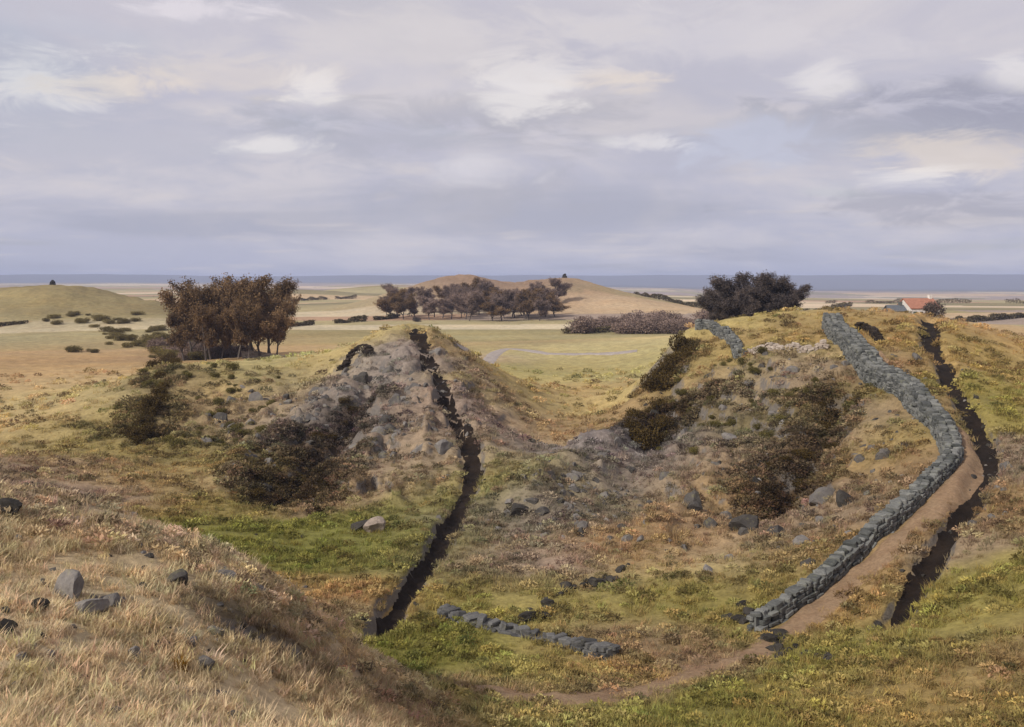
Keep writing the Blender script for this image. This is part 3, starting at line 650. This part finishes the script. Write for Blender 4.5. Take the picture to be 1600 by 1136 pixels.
scatter(170, seg_sampler([(830,795,960,705),(890,760,1030,650),(1080,800,1010,860),(850,780,930,740),(830,810,1000,690),(960,740,1080,790),(900,770,860,830)], 2.2), 0.22, 0.85, R_GREY, 'grey scree stone in the gap between the two crags', 'scree stones of the gap', 'scree_stone')
scatter(210, seg_sampler([(1080,560,1330,700),(1060,700,1340,790),(1120,640,1260,860),(1180,560,1280,640),(1330,640,1400,720),(1100,780,1280,880)], 3.2), 0.22, 0.95, R_GREY, 'grey rock among the heather of the right crag', 'rocks of the right crag face', 'rock', 1.1)
scatter(60, seg_sampler([(1290,660,1210,800),(1050,580,1015,690)], 1.3), 0.35, 1.1, R_DARK, 'dark rock in a shade-painted gully of the right crag', 'dark gully rocks of the right crag', 'gully_rock', 1.2)  # gully shade put into the dark rock colour
scatter(45, seg_sampler([(540,660,430,790),(520,700,470,780)], 1.2), 0.3, 1.0, R_DARK, 'dark rock in the shade-painted gully of the left crag', 'dark gully rocks of the left crag', 'gully_rock', 1.1)  # dark stone colour deepens the painted shade of this gully
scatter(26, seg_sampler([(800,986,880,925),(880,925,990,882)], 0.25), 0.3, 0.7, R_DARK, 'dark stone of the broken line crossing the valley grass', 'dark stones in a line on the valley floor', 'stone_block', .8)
def rim(keys):
    K = resample(np.array(dense(keys)), 0.5)
    def f():
        q = K[random.randrange(len(K))]; return (q[0] + random.choice((-1, 1)) * random.uniform(.5, 1.3), q[1] + random.uniform(-.4, .4))
    return f
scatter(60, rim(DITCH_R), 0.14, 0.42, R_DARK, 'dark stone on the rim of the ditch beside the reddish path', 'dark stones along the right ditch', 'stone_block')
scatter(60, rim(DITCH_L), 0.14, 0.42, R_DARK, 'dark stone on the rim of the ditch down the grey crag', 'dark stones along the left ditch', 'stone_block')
scatter(30, seg_sampler([(1155,955,1260,1030)], 0.5), 0.3, 0.7, R_DARK, 'dark fallen stone at the lower end of the grey wall', 'dark stones at the wall end', 'stone_block', .7)
scatter(30, seg_sampler([(1560,700,1580,800),(1510,850,1560,760),(1400,560,1440,600),(1490,560,1560,650)], 1.0), 0.16, 0.5, R_GREY, 'small grey stone on the bank beside the right shade-black ditch', 'stones beyond the right ditch', 'stone_block')
scatter(40, lambda: spot(random.uniform(0, 500), random.uniform(830, 1120))[:2], 0.09, 0.2, R_DARK, 'dark loose stone in the tan grass of the near slope', 'dark loose stones of the near slope', 'small_stone')
scatter(60, lambda: (lambda p: p)(spot(random.uniform(0, 500), random.uniform(830, 1120))[:2]), 0.10, 0.24, R_GREY, 'small loose stone in the tan grass of the near slope', 'loose stones of the near slope', 'small_stone')

# ------------------------------------------------------------------ cairns on the far hills
def cairn(px, py, h, label):
    x0 = (px - 800) / F * py
    gx, gy = np.meshgrid(np.linspace(x0 - 14, x0 + 14, 30), np.linspace(py - 60, py + 60, 60)); gz = ground(gx, gy); k = np.argmax((gz / gy).ravel()); x, y = gx.ravel()[k], gy.ravel()[k]; z = float(ground(x, y)) - .2
    root = empty('cairn', (x, y, z)); tag(root, label, 'cairn', None); r = np.random.default_rng(int(px)); st = []
    lay = 6
    for k in range(lay):
        rad = h * 0.5 * (1 - k / lay) + 0.1 * h; nn = max(1, int(7 * (1 - k / lay)))
        for a in range(nn):
            an = a / nn * 6.28 + k; st.append(((x + rad * .6 * math.cos(an), y + rad * .6 * math.sin(an), z + h * (k + .4) / lay), (r.uniform(-.3, .3), r.uniform(-.3, .3), an), (h * .5, h * .4, h * .2)))
    lay_stones(root, st, m_rockd, 300)
cairn(84, 425, 2.2, 'dark stone cairn on top of the far left hill')
cairn(880, 560, 2.4, 'dark stone cairn on the brown hill in the middle distance')

# ------------------------------------------------------------------ farm on the right ridge
def box_mesh(name, sx, sy, sz, z0=0.0):
    bm = bmesh.new(); bmesh.ops.create_cube(bm, size=1.0)
    for v in bm.verts: v.co = Vector((v.co.x * sx, v.co.y * sy, (v.co.z + .5) * sz + z0))
    me = bpy.data.meshes.new(name); bm.to_mesh(me); bm.free(); return me
def house(px, py, w, d, h, rh, wallm, roofm, label, rz, name, nwin):
    y = py; x = (px - 800) / F * y; z = float(ground(x, y)); root = empty(name, (x, y, z - 0.4), rz); tag(root, label, 'building')
    V = [(-w/2,-d/2,0),(w/2,-d/2,0),(w/2,d/2,0),(-w/2,d/2,0),(-w/2,-d/2,h),(w/2,-d/2,h),(w/2,d/2,h),(-w/2,d/2,h),(-w/2,0,h+rh),(w/2,0,h+rh)]
    me = bpy.data.meshes.new('wall'); me.from_pydata(V, [], [(0,1,5,4),(2,3,7,6),(1,2,6,9,5),(3,0,4,8,7)]); link('wall', me, wallm, root)
    o_ = 0.25; t = 0.16
    for sgn in (-1, 1):
        sl = math.hypot(d/2, rh); r = box_mesh('roof', w + 2*o_, sl + o_, t); o = link('roof', r, roofm, root)
        o.rotation_euler = (-sgn * math.atan2(rh, d/2), 0, 0); o.location = (0, sgn * (d/4 + .06), h + rh/2 + .02)
    c = link('chimney', box_mesh('chimney', .7, .6, 1.3), wallm, root); c.location = (w/2 - .5, 0, h + rh - .4)
    for k in range(nwin):
        wx = -w/2 + w * (k + 1) / (nwin + 1)
        f = link('window', box_mesh('window', .9, .08, 1.1), m_white, root); f.location = (wx, -d/2 - .03, h * .45)
        p = link('pane', box_mesh('pane', .74, .04, .94), m_pane, f); p.location = (0, -.035, .08)
    dr = link('door', box_mesh('door', .95, .08, 2.0), m_door, root); dr.location = (-w/2 + .9, -d/2 - .03, 0.4)
house(1434, 222, 7.0, 5.5, 3.0, 2.0, m_white, m_roof, 'small pale farmhouse with a red roof on the far right ridge', 0.25, 'farmhouse', 2)
house(1398, 214, 3.4, 3.2, 2.2, 1.1, m_wall, m_slate, 'small grey stone shed beside the red-roofed farmhouse', 0.1, 'stone_shed', 1)

# ------------------------------------------------------------------ trees and bushes
def tube(VV, FF, p, q, r0, r1, k=6):
    d = (q - p); L = d.length
    if L < 1e-4: return
    d.normalize(); a = d.orthogonal().normalized(); b_ = d.cross(a); base = len(VV)
    for c, r in ((p, r0), (q, r1)):
        for i in range(k): an = 6.2832 * i / k; VV.append(c + (a * math.cos(an) + b_ * math.sin(an)) * r)
    for i in range(k): j = (i + 1) % k; FF.append((base + i, base + j, base + k + j, base + k + i))
def make_tree(seed, height=12.0, spread=4.6, leaves=15000, leaf=0.15, trunk_r=0.26, low=0.18):
    r = random.Random(seed); VV = []; FF = []; tips = []
    def grow(p, d, L, rad, lev):
        n = 3; q = p
        for i in range(n):
            d = (d + Vector((r.gauss(0, .12), r.gauss(0, .12), r.gauss(0, .06) + (0.05 if lev else 0)))).normalized(); q2 = q + d * L / n
            tube(VV, FF, q, q2, rad * (1 - .22 * i), rad * (1 - .22 * (i + 1)), 6 if lev < 2 else 4); q = q2
            if lev >= 2: tips.append(q.copy())
            if lev < 4 and (lev > 0 or i >= 0):
                for _ in range(2 if lev < 3 else 2):
                    an = r.uniform(0, 6.28); up = r.uniform(.15, .8) if lev == 0 else r.uniform(-.1, .6)
                    nd_ = (d * .45 + Vector((math.cos(an), math.sin(an), up)) * .8).normalized()
                    if lev > 0 or i > 0 or True: grow(q, nd_, L * r.uniform(.42, .62), rad * .42, lev + 1)
    grow(Vector((0, 0, -0.4)), Vector((0, 0, 1)), height * .62, trunk_r, 0)
    me = bpy.data.meshes.new('trunk'); me.from_pydata(VV, [], FF)
    T = np.array([t[:] for t in tips]); top = T[:, 2].max(); T[:, 2] *= 1
    rr = np.random.default_rng(seed); pick = T[rr.integers(0, len(T), leaves)] + rr.normal(0, .34, (leaves, 3))
    hor = np.hypot(pick[:, 0], pick[:, 1]); keep = pick[:, 2] > low * height; pick = pick[keep]
    m = len(pick); a = rr.normal(size=(m, 3)); a /= np.linalg.norm(a, axis=1, keepdims=True); b_ = np.cross(a, rr.normal(size=(m, 3))); b_ /= np.linalg.norm(b_, axis=1, keepdims=True) + 1e-9
    s = leaf * rr.uniform(.6, 1.4, (m, 1)); a = a * s; b_ = b_ * s * .62
    V = np.stack([pick - a, pick + b_, pick + a, pick - b_], 1).reshape(-1, 3); Fq = np.arange(m * 4).reshape(-1, 4)
    lm = mesh_np('crown', V, Fq); clump = np.clip(.5 + .8 * vnoise(pick[:, 0] * .9 + seed, pick[:, 2] * .9 + pick[:, 1] * .7, seed), 0, 1) * .6 + rr.uniform(0, .4, m)
    set_attr(lm, 'leaf', 'FLOAT', 'POINT', np.repeat(clump, 4).astype(np.float32)); me['h'] = float(np.percentile(pick[:, 2], 99.6)); me['w'] = float(np.percentile(np.hypot(pick[:, 0], pick[:, 1]), 98) * 2); return me, lm
def leafmat(name, a, b_): return plant_mat(name, 0.3, False, (tuple(lin(a)), tuple(lin(b_))), 0.2)
m_l_brown = leafmat('brown_leaf', (70,54,40), (140,114,82)); m_l_dark = leafmat('dusk_leaf', (46,44,50), (108,96,88)); m_l_purple = leafmat('lilac_twig', (84,70,66), (152,132,120))
m_l_gorse = leafmat('gorse_leaf', (62,58,30), (118,108,62)); m_l_hedge = leafmat('hedge_leaf', (46,36,18), (92,76,40))
PROTO = [make_tree(s) for s in (1, 2, 3)]
def recol(lm, mat): c = lm.copy(); c.materials.clear(); c.materials.append(mat); return c
for t, _ in PROTO: t.materials.append(m_bark)
def tree(x, y, hgt, wid, lib, k, label, group, name='tree'):
    z = float(ground(x, y)); root = empty(name, (x, y, z), random.uniform(0, 6.28)); tag(root, label, 'tree', group)
    t, _ = PROTO[k % 3]; o = link('trunk', t, None, root); c = link('crown', lib[k % 3], None, root); s = hgt / t['h']; w = wid / t['w']
    for q in (o, c): q.scale = (w, w, s)
LB = [recol(l, m_l_brown) for _, l in PROTO]; LD = [recol(l, m_l_dark) for _, l in PROTO]; LP = [recol(l, m_l_purple) for _, l in PROTO]
def px2x(px, d): return (px - 800) / F * d
for i, (px, d, top, w) in enumerate([(300,206,455,11),(330,200,440,13),(352,214,436,12),(372,198,434,13),(398,204,434,14),(418,212,437,11),(424,197,446,10),(345,192,470,9),(388,190,466,9),(288,200,480,8),(312,212,446,11),(362,206,452,12),(408,196,458,11),(432,204,462,9),(322,190,478,8)]):
    x = px2x(px, d); z = float(ground(x, d)); tree(x, d, (HORIZON - top) / F * d - z, w, LB, i, 'brown-leaved broad tree in the dense clump beyond the left meadow', 'brown trees of the left clump', 'broadleaf_tree')
for i, (px, d, top, w) in enumerate([(1130,196,446,9),(1152,190,433,10),(1172,198,428,10),(1196,192,428,11),(1218,196,429,10),(1230,188,446,8),(1180,184,452,8),(1118,192,462,7),(1142,186,456,8),(1162,192,446,9),(1208,186,450,9),(1186,196,438,10),(1236,194,460,7)]):
    x = px2x(px, d); z = float(ground(x, d)); tree(x, d, (HORIZON - top) / F * d - z, w, LD, i + 1, 'dark blue-grey tree in the clump behind the right crag', 'dark trees behind the right crag', 'broadleaf_tree')
# bushes: leafy mounds on several stems
def make_bush(seed, leaves=2200, leaf=0.05):
    r = np.random.default_rng(seed); VV = []; FF = []
    lobes = [(r.uniform(-.55, .55), r.uniform(-.45, .45), r.uniform(.25, .62), r.uniform(.28, .5)) for _ in range(9)]
    for lx, ly, lz, lr in lobes:
        tube(VV, FF, Vector((lx * .2, ly * .2, -.15)), Vector((lx * .7, ly * .7, lz * .6)), .03, .02, 5); tube(VV, FF, Vector((lx * .7, ly * .7, lz * .6)), Vector((lx, ly, lz)), .02, .008, 5)
    st = bpy.data.meshes.new('stem'); st.from_pydata(VV, [], FF); st.materials.append(m_bark)
    L = np.array(lobes); k = r.integers(0, len(L), leaves); dv = r.normal(size=(leaves, 3)); dv /= np.linalg.norm(dv, axis=1, keepdims=True)
    p = L[k, :3] + dv * (L[k, 3:4] * (r.uniform(.5, 1.1, (leaves, 1)) + .25 * r.random((leaves, 1)) ** 6)); p = p[p[:, 2] > 0.0]; m = len(p)
    a = r.normal(size=(m, 3)); a /= np.linalg.norm(a, axis=1, keepdims=True); b_ = np.cross(a, r.normal(size=(m, 3))); b_ /= np.linalg.norm(b_, axis=1, keepdims=True)
    s = leaf * r.uniform(.6, 1.4, (m, 1)); V = np.stack([p - a * s, p + b_ * s * .6, p + a * s, p - b_ * s * .6], 1).reshape(-1, 3)
    lm = mesh_np('foliage', V, np.arange(m * 4).reshape(-1, 4)); set_attr(lm, 'leaf', 'FLOAT', 'POINT', np.repeat(r.uniform(0, 1, m) * .5 + .5 * (p[:, 2] * 0 + r.random(len(L))[k[:m]]), 4).astype(np.float32)); return st, lm
BUSH = [make_bush(900 + i) for i in range(4)]
B_P = [recol(l, m_l_purple) for _, l in BUSH]; B_G = [recol(l, m_l_gorse) for _, l in BUSH]; B_H = [recol(l, m_l_hedge) for _, l in BUSH]; B_O = [recol(l, leafmat('olive_leaf', (78,70,40), (128,114,70))) for _, l in BUSH]; B_D = [recol(l, m_l_dark) for _, l in BUSH]
def bush(x, y, size, hz, lib, label, group, name):
    root = empty(name, (x, y, float(ground(x, y))), random.uniform(0, 6.28)); tag(root, label, 'bush', group); k = random.randrange(4)
    o = link('stem', BUSH[k][0], None, root); c = link('foliage', lib[k], None, root)
    for q in (o, c): q.scale = (size, size, hz)
def bushes(n, segs, spread, lo, hi, lib, label, group, name, flat=.9):
    f = seg_sampler(segs, spread)
    for _ in range(n):
        x, y = f(); t = random.random(); s = lo + (hi - lo) * t; bush(x, y, s, s * flat * random.uniform(.8, 1.2), lib, ('small ', 'middling ', 'large ')[int(t * 2.99)] + label, group, name)
bushes(34, [(275,548,330,556),(290,562,372,558)], 3.0, 1.8, 3.6, B_P, 'lilac-grey leafless scrub at the foot of the brown trees', 'lilac scrub below the left trees', 'scrub_bush')
bushes(46, [(930,522,1085,507),(950,512,1060,522)], 7.0, 3.4, 6.0, B_P, 'lilac-grey scrub bush in the thicket left of the dark trees', 'lilac thicket in the middle distance', 'scrub_bush')
bushes(30, [(264,562,254,600),(254,600,240,640),(240,640,214,694)], 0.6, 0.6, 1.5, B_H, 'dark brown hedge bush along the left edge of the rough shelf', 'dark hedge of the rough shelf', 'hedge_bush', 1.15)
bushes(22, [(1052,560,1040,620),(1040,620,1010,700)], 0.9, 0.9, 1.8, B_H, 'dark brown bush on the steep left edge of the right crag', 'dark bushes on the right crag edge', 'hedge_bush', 1.1)
bushes(46, [(1070,590,1250,690),(1090,560,1180,640),(1150,650,1260,620),(1060,640,1200,700)], 3.0, 0.3, 0.9, B_G, 'olive gorse bush on the face of the right crag', 'gorse of the right crag', 'gorse_bush')
bushes(46, [(270,585,440,600),(300,640,440,640),(290,690,380,690)], 3.2, 0.35, 1.1, B_G, 'olive gorse bush on the rough shelf left of the grey crag', 'gorse of the rough shelf', 'gorse_bush')
bushes(90, [(140,492,215,522),(200,515,265,545),(205,528,320,562),(250,545,320,562)], 6.0, 1.2, 3.2, B_O, 'dark bush on the flank of the far left hill', 'bushes on the left hill flank', 'hedge_bush', .6)
bushes(30, [(1300,640,1210,800),(560,640,410,790)], 1.3, 0.5, 1.1, B_H, 'dark brown bush added for the shade of a rocky gully', 'dark gully bushes', 'hedge_bush', .8)  # dark scrub stands for the shadowed rock of the gullies
for nm, a, b_ in (('small dark bush at the head of the right shade-black ditch', 1456, 492), ('small dark bush at the head of the left shade-black ditch', 651, 500)):
    x, y, z = spot(a, b_ + 3); bush(x, y, 1.9, 2.0, [recol(l, m_l_dark) for _, l in BUSH], nm, None, 'hedge_bush')

for i in range(60):
    px = random.uniform(600, 872); d = random.uniform(385, 480); x = px2x(px, d)
    tree(x, d, random.uniform(7.5, 12.0), random.uniform(9, 13), LP if i % 3 else LB, i, ('tall ', 'low ')[i % 2] + ('lilac-brown' if i % 3 else 'brown') + ' tree in the wood on the brown moor hill', 'wood on the brown moor hill', 'broadleaf_tree')
# hedgerows between the far fields
def hedgerow(a, b_, h, label):
    r = np.random.default_rng(int(a[0] + a[2])); p = np.array([px2x(a[0], a[2]), a[2]]); q = np.array([px2x(b_[0], b_[2]), b_[2]]); L = np.linalg.norm(q - p); n = int(min(9000, 60 * L))
    t = r.random(n); t = t[(vnoise(t * L / 9, t * 0 + 3, int(a[0])) > -.45)]; n = len(t); xy = p + (q - p) * t[:, None] + r.normal(0, .5, (n, 2)); x0, y0 = (p + q) / 2; z0 = float(ground(x0, y0))
    hh = h * (1 + .5 * vnoise(t * L / 5, t * 0 + 9, int(a[0])))
    P3 = np.column_stack([xy[:, 0] - x0, xy[:, 1] - y0, ground(xy[:, 0], xy[:, 1]) - z0 + hh * r.random(n) ** .7])
    u = r.normal(size=(n, 3)); u /= np.linalg.norm(u, axis=1, keepdims=True); w = np.cross(u, r.normal(size=(n, 3))); w /= np.linalg.norm(w, axis=1, keepdims=True); sz = .35 * r.uniform(.5, 1.3, (n, 1))
    V = np.stack([P3 - u * sz, P3 + w * sz * .6, P3 + u * sz, P3 - w * sz * .6], 1).reshape(-1, 3)
    me = mesh_np('hedgerow', V, np.arange(n * 4).reshape(-1, 4)); set_attr(me, 'leaf', 'FLOAT', 'POINT', np.repeat(r.random(n), 4).astype(np.float32))
    o = link('hedgerow', me, m_hr); o.location = (x0, y0, z0); tag(o, label, 'hedgerow', 'hedgerows of the far fields')
m_hr = leafmat('hedgerow_leaf', (60,54,40), (112,100,72))
for a, b_, h, lb in [((430,0,330),(640,0,420),1.6,'dark hedgerow between the brown tree clump and the brown moor hill'),((880,0,300),(1110,0,330),1.5,'dark hedgerow behind the lilac thicket'),
 ((900,0,620),(1120,0,470),2.2,'hedgerow climbing the far field right of the brown moor hill'),((1240,0,420),(1330,0,640),2.2,'hedgerow in the far field between the dark trees and the farmhouse'),
 ((1470,0,360),(1640,0,430),1.8,'hedgerow in the tan fields beyond the farmhouse'),((1290,0,800),(1700,0,700),2.6,'long hedgerow across the farthest right fields'),((300,0,700),(560,0,820),2.4,'hedgerow across the farthest fields behind the brown tree clump'),((-60,0,300),(110,0,330),1.6,'hedgerow at the foot of the far left hill')]:
    hedgerow(a, b_, h, lb)
# ------------------------------------------------------------------ grass and heather: uncountable cover, instanced on points
def blades(seed, n, length, width, rad, droop):
    r = np.random.default_rng(seed); V = []; Fc = []
    for i in range(n):
        an = r.uniform(0, 6.28); R0 = rad * math.sqrt(r.random()); x, y = R0 * math.cos(an), R0 * math.sin(an); L = length * r.uniform(.5, 1.15); w = width * r.uniform(.7, 1.3)
        la = r.uniform(0, 6.28); dx, dy = math.cos(la), math.sin(la); px_, py_ = -dy, dx; b0 = len(V); dr = droop * r.uniform(.3, 1.3)
        for t, ww in ((0, 1), (.5, .8)):
            cx, cy, cz = x + dx * dr * L * t * t, y + dy * dr * L * t * t, L * t * (1 - .25 * t * dr) - .04
            V += [(cx - px_ * w * ww / 2, cy - py_ * w * ww / 2, cz), (cx + px_ * w * ww / 2, cy + py_ * w * ww / 2, cz)]
        V.append((x + dx * dr * L, y + dy * dr * L, L * (1 - .25 * dr))); Fc += [(b0, b0 + 1, b0 + 3), (b0, b0 + 3, b0 + 2), (b0 + 2, b0 + 3, b0 + 4)]
    return mesh_np('tuft', V, Fc)
def sprigs(seed, n):
    r = np.random.default_rng(seed); d = r.normal(size=(n, 3)); d[:, 2] = np.abs(d[:, 2]); d /= np.linalg.norm(d, axis=1, keepdims=True)
    p = d * np.array([.42, .42, .30]) * r.uniform(.6, 1.05, (n, 1)); a = d + r.normal(0, .5, (n, 3)); a /= np.linalg.norm(a, axis=1, keepdims=True); b_ = np.cross(a, r.normal(size=(n, 3))); b_ /= np.linalg.norm(b_, axis=1, keepdims=True)
    s = r.uniform(.05, .10, (n, 1)); V = np.stack([p - a * s, p + b_ * s * .4, p + a * s, p - b_ * s * .4], 1).reshape(-1, 3)
    return mesh_np('sprig', V, np.arange(n * 4).reshape(-1, 4))
def cover_object(name, meshes, mat, pts, scale, cols, label):
    src = bpy.data.collections.new(name + '_source')
    for m in meshes:
        m.materials.append(mat); src.objects.link(bpy.data.objects.new(name + '_piece', m))
    me = bpy.data.meshes.new(name); me.vertices.add(len(pts)); me.vertices.foreach_set('co', pts.astype(np.float32).ravel())
    set_attr(me, 'scl', 'FLOAT_VECTOR', 'POINT', scale.astype(np.float32)); set_attr(me, 'col', 'FLOAT_VECTOR', 'POINT', cols.astype(np.float32))
    n = len(pts); rot = np.column_stack([rng.normal(0, .12, n), rng.normal(0, .12, n), rng.uniform(0, 6.28, n)])
    set_attr(me, 'rot', 'FLOAT_VECTOR', 'POINT', rot.astype(np.float32)); set_attr(me, 'idx', 'INT', 'POINT', rng.integers(0, len(meshes), n).astype(np.int32))
    o = link(name, me); tag(o, label, name, kind='stuff')
    ng = bpy.data.node_groups.new(name, 'GeometryNodeTree'); ng.interface.new_socket('Geometry', in_out='INPUT', socket_type='NodeSocketGeometry'); ng.interface.new_socket('Geometry', in_out='OUTPUT', socket_type='NodeSocketGeometry')
    gi = ng.nodes.new('NodeGroupInput'); go = ng.nodes.new('NodeGroupOutput'); ci = ng.nodes.new('GeometryNodeCollectionInfo'); ci.inputs[0].default_value = src; ci.inputs['Separate Children'].default_value = True
    ip = ng.nodes.new('GeometryNodeInstanceOnPoints'); ip.inputs['Pick Instance'].default_value = True
    def na(nm, t): x = ng.nodes.new('GeometryNodeInputNamedAttribute'); x.data_type = t; x.inputs[0].default_value = nm; return x.outputs[0]
    e2r = ng.nodes.new('FunctionNodeEulerToRotation'); ng.links.new(na('rot', 'FLOAT_VECTOR'), e2r.inputs[0])
    ng.links.new(gi.outputs[0], ip.inputs['Points']); ng.links.new(ci.outputs[0], ip.inputs['Instance']); ng.links.new(na('idx', 'INT'), ip.inputs['Instance Index'])
    ng.links.new(e2r.outputs[0], ip.inputs['Rotation']); ng.links.new(na('scl', 'FLOAT_VECTOR'), ip.inputs['Scale']); ng.links.new(ip.outputs[0], go.inputs[0])
    md = o.modifiers.new('spread', 'NODES'); md.node_group = ng; return o
DLINES = np.vstack([resample(np.array(dense(k)), .5) for k in (DITCH_R, DITCH_L)]); LINES = np.vstack([PATH[::2]]); WLINE = line_pts(WALL_KEYS, 0.8)
def clear_of(x, y, L, dist):
    keep = np.ones(len(x), bool)
    for i in range(0, len(x), 20000):
        d2 = (x[i:i + 20000, None] - L[None, :, 0]) ** 2 + (y[i:i + 20000, None] - L[None, :, 1]) ** 2; keep[i:i + 20000] = d2.min(1) > dist * dist
    return keep
def field(n, r0, r1, half=33):
    lr = np.exp(rng.uniform(math.log(r0), math.log(r1), n)) if True else 0
    th = np.radians(rng.uniform(-half, half, n)); return lr * np.sin(th), lr * np.cos(th), lr
def grow(n, r0, r1, kind):
    x, y, r = field(n, r0, r1); c = cover_at(x, y); lum = c @ np.array([.3, .6, .1]); heath = (c[:, 1] < c[:, 0] * .80) & (lum < .17)
    dens = .42 + .95 * fbm(x, y, 2.2, 3, 200)
    keep = clear_of(x, y, DLINES, 0.75) & clear_of(x, y, LINES, 0.5) & clear_of(x, y, WLINE, 1.25)
    keep &= rng.random(n) < np.minimum(1, ((150 if kind == 'heather' else 90) / r) ** 2) * (1 - .6 * ((lum > .24) & (r > 55)))
    keep &= (rng.random(n) < .12 + dens) & ((heath if kind == 'heather' else ~heath) | (rng.random(n) < (.06 if kind == 'heather' else .2)))
    x, y, r, c = x[keep], y[keep], r[keep], c[keep]; z = ground(x, y)
    return np.column_stack([x, y, z]), r, c
p, r, c = grow(210000, 10, 190, 'grass'); n = len(p)
cm = np.clip(crag_mask(p[:, 0], p[:, 1]), 0, 1)
sc = (0.52 + 0.0075 * r)[:, None] * (.45 + 1.5 * rng.random((n, 1)) ** 2.6) * np.array([1, 1, .74])[None]
cols = c * rng.uniform(.95, 1.7, (n, 1)) * (1 + rng.normal(0, .05, (n, 3)))
cover_object('grass', [blades(i, 26, .30, .022, .20, .8) for i in range(4)], m_grass, p, sc, np.clip(cols, .004, .8), 'tufted moorland grass over the slopes and valley floor')
p, r, c = grow(240000, 27, 190, 'heather'); n = len(p)
sc = (0.45 + 0.009 * r)[:, None] * rng.uniform(.6, 1.5, (n, 1)) * np.array([1, 1, .9])[None]
cols = c * (0.45 + 1.35 * rng.random((n, 1)) ** 1.3) * (1 + rng.normal(0, .06, (n, 3)))
cover_object('heather', [sprigs(40 + i, 90) for i in range(3)], m_heath, p, sc, np.clip(cols, .004, .8), 'brown and purple heather over crags, gullies and banks')
# the yellow tussock
x, y, z = spot(282, 1048)
yt = blades(77, 90, .34, .02, .13, .7); yt.materials.append(leafmat('yellow_blade', (150,110,30), (200,160,60))); o = link('grass_tussock', yt); o.location = (x, y, z); tag(o, 'bright yellow grass tussock on the tan near slope', 'grass tussock')

# ------------------------------------------------------------------ haze
zlow = float(GZ.min()) - 1.0; ztop = max(float(GZ.max()), 14.0) + 4.0
hz = link('haze', box_mesh('haze', 26600, 26600, ztop - zlow, zlow)); tag(hz, 'thin blue-grey haze over the far country', 'haze', kind='stuff')
m = bpy.data.materials.new('haze_air'); m.use_nodes = True; nt = m.node_tree; nt.nodes.clear()
o = nt.nodes.new('ShaderNodeOutputMaterial'); pv = nt.nodes.new('ShaderNodeVolumePrincipled'); nt.links.new(pv.outputs[0], o.inputs['Volume'])
pv.inputs['Color'].default_value = (0.62, 0.70, 0.98, 1); pv.inputs['Density'].default_value = 0.00014
hz.data.materials.append(m)
